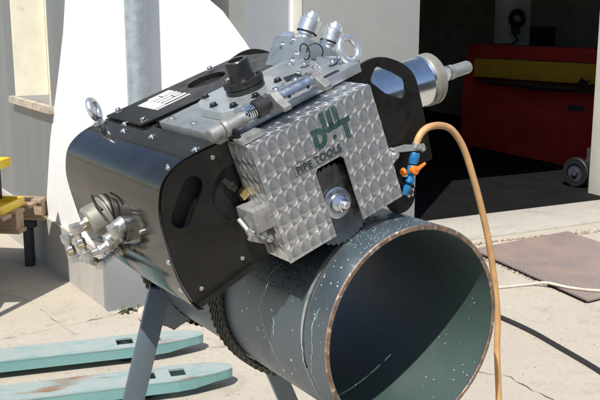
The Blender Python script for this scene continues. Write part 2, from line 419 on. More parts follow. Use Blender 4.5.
# ============================================================ SETTING
bm = new(); S = 60
for k in (0,): 
    v = [bm.verts.new(p) for p in ((-S, -S, 0), (S, -S, 0), (S, S, 0), (-S, S, 0))]; bm.faces.new(v)
finish('ground', bm, 'ground', kind='structure')
d = Vector((.893, .45, 0)).normalized(); nin = Vector((-.45, .893, 0)).normalized()   # along the facade / into the building
T = Vector((1.03, 6.69, 0)); K = Vector((-1.01, 4.59, 0)); WD = Vector((-.536, .844, 0)).normalized(); NA = Vector((-.844, -.536, 0)).normalized()
def fac(t, n, z): return T+d*t+nin*n+Z*z
FF = frame(d, nin, Z, T)                      # facade frame
# threshold slab and hall floor
bm = new(); box(bm, (.7, -.31, -.04), (6.0, .60, .11), bev=.008); finish('threshold', bm, 'slab', frame=FF, kind='structure')
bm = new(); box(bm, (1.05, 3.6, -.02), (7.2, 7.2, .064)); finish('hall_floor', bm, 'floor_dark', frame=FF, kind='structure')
# cracks in the ground
def crack(pts, w=.008, mat='floor_dark'):
    bm = new(); P = []
    for i in range(len(pts)-1):
        a_, b_ = Vector(pts[i]), Vector(pts[i+1]); n = max(2, int((b_-a_).length/.035))
        for k in range(n): P.append(a_+(b_-a_)*(k/n)+Vector((random.uniform(-.008, .008), random.uniform(-.012, .012))))
    P.append(Vector(pts[-1])); L = []; Rr = []
    for i, p in enumerate(P):
        t = (P[min(i+1, len(P)-1)]-P[max(i-1, 0)]).normalized(); nn = Vector((-t.y, t.x)); ww = w*.55*random.uniform(.1, 1)**1.5
        L.append(bm.verts.new((p.x+nn.x*ww, p.y+nn.y*ww, .004))); Rr.append(bm.verts.new((p.x-nn.x*ww, p.y-nn.y*ww, .004)))
    for i in range(len(P)-1): bm.faces.new((L[i], L[i+1], Rr[i+1], Rr[i]))
    return finish('ground_crack', bm, mat, kind='structure', smooth=False)
M['crack'] = simple('crack_dirt', (.16, .12, .08), .9, 0, .4, 60, .2)
crack([(-2.4, 3.86), (-1.455, 4.136), (-1.208, 4.307), (-.902, 4.555)], .009, 'crack')
crack([(.62, 3.86), (.795, 3.738), (.912, 3.672), (1.009, 3.464), (1.3, 3.1)], .006, 'crack')
crack([(-.45, 4.02), (-.15, 4.10), (.2, 4.0), (.6, 4.15)], .004, 'crack')
crack([(-1.9, 5.0), (-1.5, 4.75), (-1.1, 4.2)], .0035, 'crack')

# ---- facade wing with battered white buttress
def wallA(t, n, z): return K+WD*t-NA*n+Z*z         # n into the wing
wing = thing('building_wing', 'white rendered projecting wing with sunlit flared corner and low beige plinth', 'building')
bm = new()
front = [(0, .31), (1.02, .31), (.95, 1.1), (.86, 1.31), (.80, 1.40), (.745, 1.47), (.67, 1.565), (.60, 1.62), (.57, 1.8), (.60, 4.5), (0, 4.5)]
prism(bm, [front], lambda x, y, t: K+d*x+Z*y+nin*t, .0, .955)
finish('wall', bm, 'white_wall', wing, smooth=False)
white = [(.01, .31), (1.09, .31), (1.06, .40), (.99, .60), (.91, .81), (.80, 1.01), (.69, 1.20), (.56, 1.45), (.50, 1.62), (.34, 2.3), (.2, 4.5), (.01, 4.5)]
bm = new(); prism(bm, [white], lambda x, y, t: wallA(x, t, y), 0, .30); finish('wall', bm, 'white_wall', wing, smooth=False)
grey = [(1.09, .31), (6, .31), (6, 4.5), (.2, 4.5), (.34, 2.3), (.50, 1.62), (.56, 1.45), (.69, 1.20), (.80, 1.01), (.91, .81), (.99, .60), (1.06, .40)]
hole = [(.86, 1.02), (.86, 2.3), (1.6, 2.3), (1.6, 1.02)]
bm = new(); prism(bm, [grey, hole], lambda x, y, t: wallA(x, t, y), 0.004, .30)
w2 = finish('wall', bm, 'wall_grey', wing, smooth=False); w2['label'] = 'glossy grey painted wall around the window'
bm = new(); prism(bm, [[(-.02, 0), (6, 0), (6, .31), (-.02, .31)]], lambda x, y, t: wallA(x, t, y), -.02, .28); finish('plinth', bm, 'plinth', wing, smooth=False)
bm = new(); prism(bm, [[(-.024, 0), (1.10, 0), (1.10, .31), (-.024, .31)]], lambda x, y, t: K+d*x+Z*y+nin*t, -.023, .90); finish('plinth', bm, 'plinth_dim', wing, smooth=False)
bm = new(); prism(bm, [[(0, 0), (7, 0), (7, .1), (0, .1)]], lambda x, y, t: K+WD*x+Z*(4.52+y)-NA*t, -.15, 3); finish('roof', bm, 'galv', wing, smooth=False)
# window
win = finish('window', box(new(), (0, 0, 0), (.001, .001, .001)), 'cream', wing)
win.data.clear_geometry()
bm = new()
for (x0, x1, z0, z1) in ((.86, .92, 1.02, 2.3), (1.54, 1.6, 1.02, 2.3), (.92, 1.54, 1.02, 1.08), (.92, 1.54, 2.24, 2.3), (1.20, 1.25, 1.08, 2.24)):
    prism(bm, [[(x0, z0), (x1, z0), (x1, z1), (x0, z1)]], lambda x, y, t: wallA(x, t, y), .215, .275)
me = bpy.data.meshes.new('window'); bmesh.ops.recalc_face_normals(bm, faces=bm.faces); bm.to_mesh(me); bm.free(); me.materials.append(M['cream']); win.data = me
bm = new(); prism(bm, [[(1.585, 1.02), (1.6, 1.02), (1.6, 2.3), (1.585, 2.3)]], lambda x, y, t: wallA(x, t, y), -.004, .212); finish('reveal', bm, 'cream', win)
bm = new(); prism(bm, [[(.86, 1.02), (.875, 1.02), (.875, 2.3), (.86, 2.3)]], lambda x, y, t: wallA(x, t, y), .002, .212); finish('reveal', bm, 'cream', win)
for x0, x1 in ((.92, 1.20), (1.25, 1.54)):
    bm = new(); prism(bm, [[(x0, 1.08), (x1, 1.08), (x1, 2.24), (x0, 2.24)]], lambda x, y, t: wallA(x, t, y), .24, .248); finish('pane', bm, 'glass', win)
bm = new(); tube(bm, [wallA(1.22, .215, 1.35), wallA(1.22, .19, 1.35), wallA(1.22, .185, 1.30), wallA(1.22, .185, 1.24)], .006, 8, n=3); finish('window_handle', bm, 'galv', win)
bm = new(); prism(bm, [[(.80, .975), (1.66, .975), (1.66, 1.018), (.80, 1.018)]], lambda x, y, t: wallA(x, t, y), -.035, .21); finish('sill', bm, 'sill', win)
bm = new(); prism(bm, [[(.3, .3), (6, .3), (6, 4.5), (.3, 4.5)]], lambda x, y, t: wallA(x, t, y), .9, 1.0); finish('inner_wall', bm, 'cream', wing)

# ---- hall facade and interior
hall = thing('workshop_hall', 'white walled workshop hall with wide dark doorway behind the machine', 'building', FF)
bm = new()
prism(bm, [[(-2.75, 0), (-.23, 0), (-.23, 2.45), (1.83, 2.45), (1.83, 0), (2.9, 0), (2.9, 4.2), (-2.75, 4.2)]], lambda x, y, t: Vector((x, t, y)), 0, .28)
finish('front_wall', bm, 'white_wall', hall, smooth=False)
bm = new(); box(bm, (-1.18, -.012, 1.30), (.055, .04, 2.5), bev=.004); finish('trim_strip', bm, 'trim', hall)
bm = new(); box(bm, (1.82, .13, 1.22), (.03, .27, 2.44), bev=.006); finish('door_jamb', bm, 'trim', hall)
bm = new(); box(bm, (1.05, 7.3, 2.1), (7.2, .2, 4.2)); finish('back_wall', bm, 'dark_wall', hall)
bm = new(); box(bm, (-2.5, 3.75, 2.1), (.2, 7.0, 4.2)); finish('side_wall', bm, 'dark_wall', hall)
bm = new(); box(bm, (4.6, 3.75, 2.1), (.2, 7.0, 4.2)); finish('side_wall', bm, 'dark_wall', hall)
bm = new(); box(bm, (3.75, .14, 2.1), (1.65, .26, 4.2)); finish('front_wall', bm, 'white_wall', hall)
bm = new(); box(bm, (1.05, 3.85, 4.26), (7.4, 7.3, .16)); finish('roof', bm, 'dark_wall', hall)
bm = new(); box(bm, (3.53, 3.45, 2.05), (.36, .25, 4.1), bev=.01); finish('pillar', bm, 'pillar_paint', hall)
# corrugated inner cladding: one object per rib strip
rib = None
for i in range(44):
    x = -1.2+i*.13
    if rib is None:
        bm = new(); prism(bm, [[(0, 0), (.03, -.03), (.075, -.03), (.105, 0)]], lambda p, q, t: Vector((p, q, t)), 0.05, 4.1)
        rib = finish('cladding_rib', bm, 'dark_wall', hall, smooth=False); o = rib
    else:
        o = rib.copy(); COL.objects.link(o); o.parent = hall
    o.location = (x, 7.19, 0)
door = thing('sliding_door', 'flat pale grey sliding door panel beside the dark doorway', 'door', FF)
bm = new(); box(bm, (-.695, -.05, 1.27), (.91, .05, 2.5), bev=.004); finish('door_panel', bm, 'panel', door)
bm = new(); box(bm, (.1, -.05, 2.56), (2.9, .06, .05), bev=.004); finish('rail', bm, 'galv', door)
for x in (-1.0, -.4):
    bm = new(); box(bm, (x, -.08, 2.51), (.05, .012, .12), bev=.003); finish('hanger', bm, 'galv', door)

# ---- downpipe
dp = thing('downpipe', 'galvanised round downpipe fixed in front of the white wall', 'downpipe')
base = K+d*.17-nin*.075
bm = new(); cyl(bm, base+Z*.42, base+Z*4.4, .054, seg=32); cyl(bm, base+Z*2.1, base+Z*2.22, .058, seg=32); finish('pipe', bm, 'galv', dp)
bm = new(); tube(bm, [base+Z*.425, base+Z*.36, base+Z*.345-nin*.06], .056, 20, n=5); finish('shoe', bm, 'galv', dp)
for z in (.9, 1.95, 3.4):
    bm = new(); cyl(bm, base+Z*z, base+Z*(z+.03), .060, seg=32); cyl(bm, base+Z*(z+.015), base+Z*(z+.015)+nin*.08, .008); finish('clip', bm, 'galv', dp)

# ---- building across the yard (seen only as a reflection in the black cover)
opp = thing('opposite_hall', 'long low brown clad hall across the yard behind the camera', 'building')
bm = new(); box(bm, (-3, -11, 1.9), (26, 5, 3.8)); finish('wall', bm, 'opposite', opp)
bm = new(); box(bm, (-3, -10.9, 3.86), (26.6, 5.6, .1)); finish('roof', bm, 'galv', opp)
for i in range(7):
    bm = new(); box(bm, (-13+i*3.4, -8.49, 1.9), (1.6, .06, 1.0)); finish('window', bm, 'glass', opp)

dark_block = thing('reflected_dark_block', 'unseen dark brown block added at the right to darken the guard plate reflections', 'building')  # unseen, added to give the engine-turned guard something dark to reflect
bm = new(); box(bm, (5.6, -1.7, 1.05), (3.0, 5.2, 2.1)); finish('wall', bm, 'dark_block', dark_block)
bm = new(); box(bm, (5.6, -1.7, 2.16), (3.5, 5.7, .1)); finish('roof', bm, 'galv', dark_block)
for i in range(3):
    bm = new(); box(bm, (4.08, -3.5+i*1.8, 1.0), (.06, 1.0, 2.0)); finish('door', bm, 'dark_paint', dark_block)

# ============================================================ RED SHEAR IN THE HALL
G = Vector((2.71, 9.23, .012)); dr = Vector((-.6217, .7833, 0)).normalized(); nr = Vector((-.7833, -.6217, 0)).normalized()
FR = frame(dr, nr, Z, G)   # x away along the machine, y towards the camera
sh = thing('guillotine_shear', 'red sheet metal shear with ochre guard band in the dark hall', 'machine', FR)
bm = new(); prism(bm, [[(-.02, .0), (1.26, .06), (1.26, .81), (-1.3, .81), (-1.3, .0)]], lambda x, y, t: Vector((x, t, y)), -.7, 0)
finish('body', bm, 'red_paint', sh)
bm = new(); prism(bm, [[(-1.35, .845), (1.26, .845), (1.26, 1.05), (-1.35, 1.05)]], lambda x, y, t: Vector((x, t, y)), -.12, -.05); finish('guard', bm, 'olive_paint', sh)
bm = new(); box(bm, (-.03, -.16, 1.13), (2.66, .3, .14), bev=.012); finish('top_beam', bm, 'red_paint', sh)
for x in (-1.4, 1.31):
    bm = new(); prism(bm, [[(.02, .03), (.02, .85), (-.05, 1.2), (-.7, 1.2), (-.7, .03)]], lambda p, q, t: Vector((t, p, q)), x-.05, x+.05); finish('side_frame', bm, 'red_paint', sh)
bm = new(); box(bm, (-.05, .05, .80), (2.3, .14, .02), bev=.003); finish('table', bm, 'dark_paint', sh)
for x, w, dz in ((.55, .6, .80), (.12, .65, .785), (-.25, .5, .79)):
    bm = new(); box(bm, (x, .16, dz), (w*.9, .07, .035), bev=.004); finish('stop_bar', bm, 'black_steel', sh)
bm = new(); lathe(bm, (-.30, .12, .86), (0, 1, 0), [(0, .03), (.02, .05), (.03, .05), (.035, .02)], 16)
for k in range(5):
    q = R(72*k); cyl(bm, (-.30, .135, .86), (-.30+.09*math.cos(q), .14, .86+.06*math.sin(q)), .008, seg=8)
finish('hand_wheel', bm, 'black_steel', sh)
bm = new(); box(bm, (-.14, .006, .60), (.17, .012, .06), bev=.003); finish('plate', bm, 'dark_paint', sh)
for x in (1.1, -1.15):
    bm = new(); box(bm, (x, -.3, .0), (.12, .5, .10), bev=.005); finish('foot', bm, 'dark_paint', sh)
# wheel standing in front of it
wh = thing('castor_wheel', 'dark rubber wheel on a hub near the right door jamb', 'wheel', frame(dr, nr, Z, Vector((2.50, 8.02, .012))))
bm = new(); lathe(bm, (0, -.03, .135), (0, 1, 0), [(0, .08), (0, .125), (.012, .135), (.048, .135), (.06, .125), (.06, .08)], 40, cap=False); finish('tyre', bm, 'tyre', wh)
bm = new(); lathe(bm, (0, -.02, .135), (0, 1, 0), [(0, .0), (0, .082), (.035, .082), (.035, .03), (.06, .03), (.06, 0)], 32, cap=False); finish('rim', bm, 'dark_paint', wh)
bm = new(); cyl(bm, (0, -.22, .135), (0, -.02, .135), .015); box(bm, (0, -.24, .17), (.10, .05, .32), bev=.004); finish('axle_bracket', bm, 'dark_paint', wh)
# coil of cable hanging on the pillar
bm = new(); pc = fac(3.40, 3.22, 1.50)
for k in range(7):
    torus(bm, pc+Vector((random.uniform(-.02, .02), -.02*k*.4, random.uniform(-.03, .02))), (d*.3+nin+Vector((random.uniform(-.1, .1), 0, random.uniform(-.15, .15)))), .075+.008*(k % 3), .014, seg=24, rs=6)
tube(bm, [pc+Vector((.02, -.03, -.07)), pc+Vector((-.03, -.03, -.16)), pc+Vector((.01, -.03, -.26)), pc+Vector((-.05, -.03, -.31))], .013, 8)
box(bm, pc+Vector((-.01, -.02, -.13)), (.10, .05, .12), bev=.01)
tag(finish('cable_coil', bm, 'black_rubber'), 'black coiled cable hanging against the pale pillar inside the hall', 'cable')
bx = thing('cabinet', 'small dark cabinet by the ribbed back wall right of the pillar', 'cabinet', FF)
bm = new(); box(bm, (3.98, 3.5, .70), (.34, .3, 1.38), bev=.01); finish('body', bm, 'dark_paint', bx)
bm = new(); box(bm, (3.98, 3.34, .70), (.28, .015, 1.25), bev=.004); finish('door', bm, 'black_steel', bx)

# ============================================================ THINGS ON THE GROUND
# tread plate
A0, B0, C0 = Vector((1.149, 5.782)), Vector((1.57, 4.689)), Vector((1.925, 6.28))
ex = (C0-A0).normalized(); pl = [A0, C0, C0+(B0-A0), B0]
ang = math.atan2(ex.y, ex.x); FT = Matrix.Translation((A0.x, A0.y, 0)) @ Matrix.Rotation(ang, 4, 'Z'); inv = FT.inverted()
loop = [tuple((inv @ Vector((p.x, p.y, 0)))[:2]) for p in pl]
bm = new(); prism(bm, [loop], extrude_z, .012, .022)
tag(finish('tread_plate', bm, 'checker', frame=FT, smooth=False), 'rust brown steel tread plate lying on the concrete by the doorway', 'metal plate')
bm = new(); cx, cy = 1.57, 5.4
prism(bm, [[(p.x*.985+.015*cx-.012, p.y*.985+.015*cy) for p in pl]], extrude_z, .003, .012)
finish('plate_gap_shade', bm, 'floor_dark', kind='structure')  # near-black sheet standing in for the shaded gap below the plate
# gravelly dirt along the slab edge
def chips(name, mat, areas, n, r0, r1, z=0, kindv='stuff', par=None):
    bm = new()
    for _ in range(n):
        p0, p1, w = random.choice(areas); t = random.random(); p = Vector(p0).lerp(Vector(p1), t)+Vector((random.gauss(0, w), random.gauss(0, w)))
        r = random.uniform(r0, r1)
        M4 = Matrix.Translation((p.x, p.y, z+r*.35)) @ Matrix.Rotation(random.random()*6, 4, Vector((random.random(), random.random(), random.random())).normalized()) @ Matrix.Diagonal((r, r*random.uniform(.5, 1), r*random.uniform(.3, .7), 1))
        bmesh.ops.create_icosphere(bm, subdivisions=1, radius=1, matrix=M4)
    return finish(name, bm, mat, kind=kindv, smooth=False)
chips('gravel', 'pale_stone', [((1.94, 6.27), (2.4, 6.5), .03), ((-1.0, 4.55), (-.6, 4.62), .05), ((1.2, 5.5), (1.5, 4.9), .02)], 300, .002, .009)
chips('dirt', 'rust', [((1.95, 6.26), (2.5, 6.5), .025), ((1.18, 5.62), (1.5, 4.9), .012), ((1.2, 5.98), (1.9, 6.29), .012)], 420, .002, .008)
chips('grit', 'crack', [((-1.5, 3.0), (1.5, 5.0), .6)], 500, .0015, .004)
# brick rubble by the plinth
def rock(name, p, size, mat, label, seed):
    rnd = random.Random(seed); bm = new(); bmesh.ops.create_icosphere(bm, subdivisions=2, radius=1)
    for v in bm.verts: v.co *= rnd.uniform(.75, 1.1); v.co.x = max(-.75, min(.75, v.co.x)); v.co.z = max(-.7, min(.72, v.co.z))
    bmesh.ops.scale(bm, vec=size, verts=bm.verts); bmesh.ops.rotate(bm, cent=(0, 0, 0), matrix=Matrix.Rotation(rnd.uniform(-.5, .8), 3, 'Z'), verts=bm.verts)
    return tag(finish(name, bm, mat, frame=Matrix.Translation(p), smooth=False), label, 'rubble')
rock('brick_fragment', (-.655, 4.36, .045), (.075, .05, .06), 'stone', 'broken red brick lying right of the stand leg near the plinth', 3)
rock('brick_fragment', (-.79, 4.42, .035), (.06, .05, .05), 'pale_stone', 'pale broken stone touching the left side of the stand leg', 5)
rock('stone', (-.585, 4.42, .03), (.04, .04, .035), 'pale_stone', 'small pale stone right of the broken red brick', 9)
# weeds along the plinth foot
bm = new()
for _ in range(120):
    t = random.random(); p = K+d*(.02+t*.42)-nin*(.06+abs(random.gauss(0, .03))); hh = random.uniform(.008, .030); az = random.random()*6.28
    dx = Vector((math.cos(az), math.sin(az), 0)); w = Vector((-dx.y, dx.x, 0))*.004
    vs = [bm.verts.new(q) for q in (p-w, p+w, p+dx*hh*.5+w*1.6+Z*hh*.7, p+dx*hh+Z*hh, p+dx*hh*.5-w*1.6+Z*hh*.7)]; bm.faces.new(vs)
finish('weeds', bm, 'weed', kind='stuff', smooth=False)

# ---- pallet jack
F0 = Vector((-.262, 3.60, 0)); fd = Vector((-.946, -.325, 0)).normalized(); fn_ = Vector((-fd.y, fd.x, 0))   # fork direction (tip to heel), sideways
fd = Vector((-.952, -.305, 0)).normalized(); fn_ = Vector((.305, -.952, 0)).normalized()                    # fn_ towards the camera
jack = thing('pallet_jack', 'worn turquoise pallet jack with two forks reaching in from the left', 'pallet jack', frame(fd, fn_, Z, Vector((-.29, 3.60, 0))))
def fork(y0, w, L, x0, small=True):
    # x from tip to heel, y centre at y0
    hw = w/2; out = []
    tip = [(x0+.0, y0-.01), (x0+.006, y0-hw*.32), (x0+.022, y0-hw*.58), (x0+.065, y0-hw*.80), (x0+.16, y0-hw), (x0+L, y0-hw), (x0+L, y0+hw), (x0+.24, y0+hw), (x0+.17, y0+hw*.86), (x0+.08, y0+hw*.62), (x0+.025, y0+hw*.40), (x0+.006, y0+hw*.26), (x0+.0, y0+.01)]
    def hl(a_, b_): return [(x0+a_, y0-.042), (x0+b_, y0-.042), (x0+b_, y0+.036), (x0+a_, y0+.036)][::-1]
    bm = new(); prism(bm, [tip, hl(.20, .265), hl(.325, .40)], extrude_z, .076, .085)
    n = len(tip)
    # side skirts, lower towards the heel
    for i in range(n):
        a_, b_ = Vector(tip[i]), Vector(tip[(i+1) % n]); e = b_-a_
        if e.length < 1e-4 or i == 5: continue
        nn = Vector((e.y, -e.x)).normalized()*-.006 
        za = .045 if a_.x < x0+.14 else .034; zb = .045 if b_.x < x0+.14 else .034
        q = [Vector((a_.x, a_.y, .078)), Vector((b_.x, b_.y, .078)), Vector((b_.x, b_.y, zb)), Vector((a_.x, a_.y, za))]
        A_ = [bm.verts.new(p) for p in q]; B_ = [bm.verts.new(p+Vector((nn.x, nn.y, 0))*-1*(-1)) for p in q]
        bm.faces.new(A_); bm.faces.new(B_[::-1])
        for k in range(4): bm.faces.new((A_[k], A_[(k+1) % 4], B_[(k+1) % 4], B_[k]))
    f = finish('fork', bm, 'teal', jack, smooth=False)
    for xx in (.36,):
        bm = new(); lathe(bm, (x0+xx, y0-.035, .038), (0, 1, 0), [(0, .01), (0, .034), (.004, .038), (.066, .038), (.07, .034), (.07, .01)], 24); finish('roller', bm, 'tyre', f)
    if not small: return f
    bm = new(); lathe(bm, (x0+.405, y0+hw-.012, .022), (0, 1, 0), [(0, .018), (.012, .022), (.02, .018)], 20); finish('roller', bm, 'galv', f)
    return f
fork(.0, .165, 1.22, 0)
fork(-.435, .165, 1.22, .035, False)
bm = new(); box(bm, (1.29, -.20, .10), (.14, .60, .13), bev=.01); finish('cross_head', bm, 'teal', jack)
bm = new(); cyl(bm, (1.42, -.2, .10), (1.42, -.2, .42), .05); cyl(bm, (1.42, -.2, .42), (1.42, -.2, .5), .03); finish('pump', bm, 'teal', jack)
bm = new(); tube(bm, [(1.46, -.2, .30), (1.62, -.2, .8), (1.72, -.2, 1.1)], .014, 10); torus(bm, (1.74, -.2, 1.18), (.9, 0, -.3), .09, .013); finish('handle', bm, 'dark_paint', jack)
for s_ in (-.26, -.14):
    bm = new(); lathe(bm, (1.42, s_-.03, .09), (0, 1, 0), [(0, .06), (.005, .09), (.055, .09), (.06, .06)], 28); finish('wheel', bm, 'tyre', jack)

# ---- black cable and pale hose on the ground
bm = new(); tube(bm, [(.55, 5.0, .012), (.85, 4.72, .012), (1.024, 4.459, .012), (1.14, 4.234, .012), (1.223, 4.004, .012), (1.318, 3.716, .012), (1.40, 3.35, .012), (1.45, 3.0, .012)], .012, 12)
tag(finish('power_cable', bm, 'black_rubber'), 'thick black cable lying across the concrete at the right', 'cable')
bm = new(); tube(bm, [(.4, 4.75, .009), (.8, 4.9, .009), (1.138, 4.962, .009), (1.337, 5.02, .010), (1.42, 4.985, .030), (1.53, 4.886, .031), (1.682, 4.831, .031), (1.9, 4.86, .031), (2.1, 5.0, .031), (2.4, 5.0, .012)], .0085, 12)
tag(finish('air_hose', bm, 'cream_rubber'), 'pale thin hose crossing over the tread plate corner', 'hose')

# ---- unseen cart added left of the frame to throw a shadow on the plinth
ct = thing('shadow_caster_cart', 'unseen tall grey steel cart added left of the pallet jack to cast a shadow', 'cart', Matrix.Translation((-1.93, 4.42, 0)) @ Matrix.Rotation(R(6), 4, 'Z'))
bm = new(); box(bm, (0, 0, .98), (.56, .38, .66), bev=.01); finish('cabinet', bm, 'dark_paint', ct)
for k in range(4):
    bm = new(); box(bm, (0, -.195, .74+k*.16), (.52, .014, .14), bev=.004); finish('drawer', bm, 'galv', ct)
for x in (-.26, .26):
    for y in (-.17, .17):
        bm = new(); box(bm, (x, y, .36), (.035, .035, .60)); finish('leg', bm, 'dark_paint', ct)
        bm = new(); lathe(bm, (x, y-.015, .05), (0, 1, 0), [(0, .04), (.004, .05), (.026, .05), (.03, .04)], 20); finish('castor', bm, 'tyre', ct)
bm = new(); box(bm, (0, 0, .22), (.54, .36, .02)); finish('shelf', bm, 'dark_paint', ct)

# ---- pallets and yellow trays at the left
def pallet(z, off, label, yaw=.0):
    root = thing('wooden_pallet', label, 'pallet', Matrix.Translation((-1.85+off[0], 5.05+off[1], z)) @ Matrix.Rotation(R(-8+yaw), 4, 'Z'))
    for i in range(5):
        bm = new(); box(bm, (-.32, -.24+i*.17, .132), (1.1, .115, .022), bev=.002); finish('plank', bm, 'wood', root)
    for y in (-.25, .10, .45):
        for x in (-.80, -.33, .16):
            bm = new(); box(bm, (x, y, .075), (.13, .10, .09), bev=.003); finish('block', bm, 'wood', root)
    for y in (-.25, .10, .45):
        bm = new(); box(bm, (-.32, y, .018), (1.12, .10, .022), bev=.002); finish('plank', bm, 'wood', root)
    return root
tr = thing('trestle', 'dark steel trestle under the wooden pallet by the grey wall', 'trestle', Matrix.Translation((-1.85, 5.05, 0)) @ Matrix.Rotation(R(-8), 4, 'Z'))
for x in (-.80, .10):
    for y in (-.22, .42):
        bm = new(); box(bm, (x, y, .125), (.05, .05, .25), bev=.003); finish('leg', bm, 'dark_paint', tr)
for y in (-.22, .42):
    bm = new(); box(bm, (-.35, y, .27), (1.0, .05, .04), bev=.003); finish('rail', bm, 'dark_paint', tr)
pallet(.29, (-.02, 0), 'weathered wooden pallet carrying the yellow trays at the left', 0)
FY = Matrix.Translation((-1.80, 4.98, .437)) @ Matrix.Rotation(R(-8), 4, 'Z')
def tray(z, lab, x1):
    t = thing('yellow_tray', lab, 'tray', FY @ Matrix.Translation((0, 0, z)), 'yellow steel trays of the rack')
    bm = new(); box(bm, (-.35+x1, .08, .012), (.80, .40, .004)); finish('base', bm, 'yellow', t)
    for (c, s_) in (((-.35+x1, -.125, .022), (.82, .012, .05)), ((-.35+x1, .285, .022), (.82, .012, .05)), ((.054+x1, .08, .022), (.012, .40, .05)), ((-.754+x1, .08, .022), (.012, .40, .05))):
        bm = new(); box(bm, c, s_, bev=.002); finish('rim', bm, 'yellow', t)
    return t
tray(.0, 'lower yellow steel tray holding shiny metal parts on the pallet', .06)
tray(.235, 'upper yellow steel tray above the shiny metal parts', -.01)
rk = thing('tray_rack', 'dark steel posts carrying the upper yellow tray', 'rack', FY)
for x in (-.70, -.02):
    for y in (-.10, .26):
        bm = new(); box(bm, (x, y, .14), (.022, .022, .21), bev=.002); finish('post', bm, 'black_steel', rk)
part = thing('metal_part', 'bright machined metal clamp part lying on the lower yellow tray', 'machine part', FY)
bm = new(); box(bm, (.0, -.02, .075), (.18, .06, .035), bev=.005); finish('body', bm, 'bright_fitting', part)
bm = new(); cyl(bm, (.05, -.055, .10), (.085, -.03, .095), .018, bev=.003); finish('knob', bm, 'alu', part)
bm = new(); cyl(bm, (-.16, -.06, .05), (.06, -.06, .05), .014, bev=.003); finish('rod', bm, 'chrome', part)
bm = new(); box(bm, (-.10, .05, .06), (.12, .08, .07), bev=.006); finish('bracket', bm, 'black_steel', part)

# ============================================================ THE STEEL PIPE
RO, RI, LP = .200, .1900, .86
pipe = thing('steel_pipe', 'large slate blue steel pipe with dark green inside and rusty cut edge', 'pipe', FP)
NA_ = 240; K0, K1 = .0650, .0725; KA0, KA1 = 92, 196
def ring_block(bm_o, bm_i, bm_e, s0, s1, a0=0, a1=360, endcaps=True):
    n0 = int(a0/360*NA_); n1 = int(a1/360*NA_)
    def p(r, i, s): t = 2*math.pi*i/NA_; return Vector((r*math.cos(t), s, r*math.sin(t)))
    for i in range(n0, n1):
        for bmx, r, fl in ((bm_o, RO, 0), (bm_i, RI, 1)):
            q = [bmx.verts.new(p(r, i, s0)), bmx.verts.new(p(r, i+1, s0)), bmx.verts.new(p(r, i+1, s1)), bmx.verts.new(p(r, i, s1))]
            bmx.faces.new(q)
def annulus(bm, s, a0, a1, ch=0):
    n0 = int(a0/360*NA_); n1 = int(a1/360*NA_)
    def p(r, i, s): t = 2*math.pi*i/NA_; return Vector((r*math.cos(t), s, r*math.sin(t)))
    for i in range(n0, n1):
        if ch:
            for ra, sa, rb, sb in ((RO, s+ch, RO-.0022, s), (RO-.0022, s, RI+.0012, s), (RI+.0012, s, RI, s+ch*.6)):
                bm.faces.new([bm.verts.new(x) for x in (p(ra, i, sa), p(ra, i+1, sa), p(rb, i+1, sb), p(rb, i, sb))])
        else:
            bm.faces.new([bm.verts.new(x) for x in (p(RO, i, s), p(RO, i+1, s), p(RI, i+1, s), p(RI, i, s))])
bo, bi, be = new(), new(), new()
ring_block(bo, bi, be, .002, K0); ring_block(bo, bi, be, K1, LP)
ring_block(bo, bi, be, K0, K1, 0, KA0); ring_block(bo, bi, be, K0, K1, KA1, 360)
annulus(be, 0, 0, 360, .002)
fe = new(); annulus(fe, LP, 0, 360); finish('far_edge', fe, 'rim', pipe)
bk = new(); annulus(bk, K0, KA0, KA1); annulus(bk, K1, KA0, KA1)
def fin2(name, bm, mat, inward=False):
    bmesh.ops.remove_doubles(bm, verts=bm.verts, dist=1e-6)
    for f in bm.faces: f.smooth = True
    for f in bm.faces:
        c = f.calc_center_median(); r = Vector((c.x, 0, c.z)); f.normal_update()
        if (f.normal.dot(r) < 0) != inward: f.normal_flip()
    me = bpy.data.meshes.new(name); bm.to_mesh(me); bm.free(); me.materials.append(M[mat]); o = bpy.data.objects.new(name, me); COL.objects.link(o); o.parent = pipe; return o
fin2('outer_wall', bo, 'pipe'); fin2('inner_wall', bi, 'pipe_in', True)
finish('cut_edge', be, 'rim', pipe); finish('saw_kerf', bk, 'steel', pipe, smooth=False)
def onp(deg, s, r=RO): t = R(deg); return Vector((r*math.cos(t), s, r*math.sin(t)))
# bright bare strip along the kerf, rear side
bm = new()
for i in range(100, 186, 2):
    w0 = .0095*math.sin(math.pi*(i-98)/90)**.6; w1 = .0095*math.sin(math.pi*(i-96)/90)**.6 if i < 184 else .001
    q = [onp(i, K1+.0002, RO+.0006), onp(i+2, K1+.0002, RO+.0006), onp(i+2, K1+w1, RO+.0006), onp(i, K1+w0, RO+.0006)]
    bm.faces.new([bm.verts.new(x) for x in q])
finish('bare_metal_strip', bm, M['alu'], pipe)
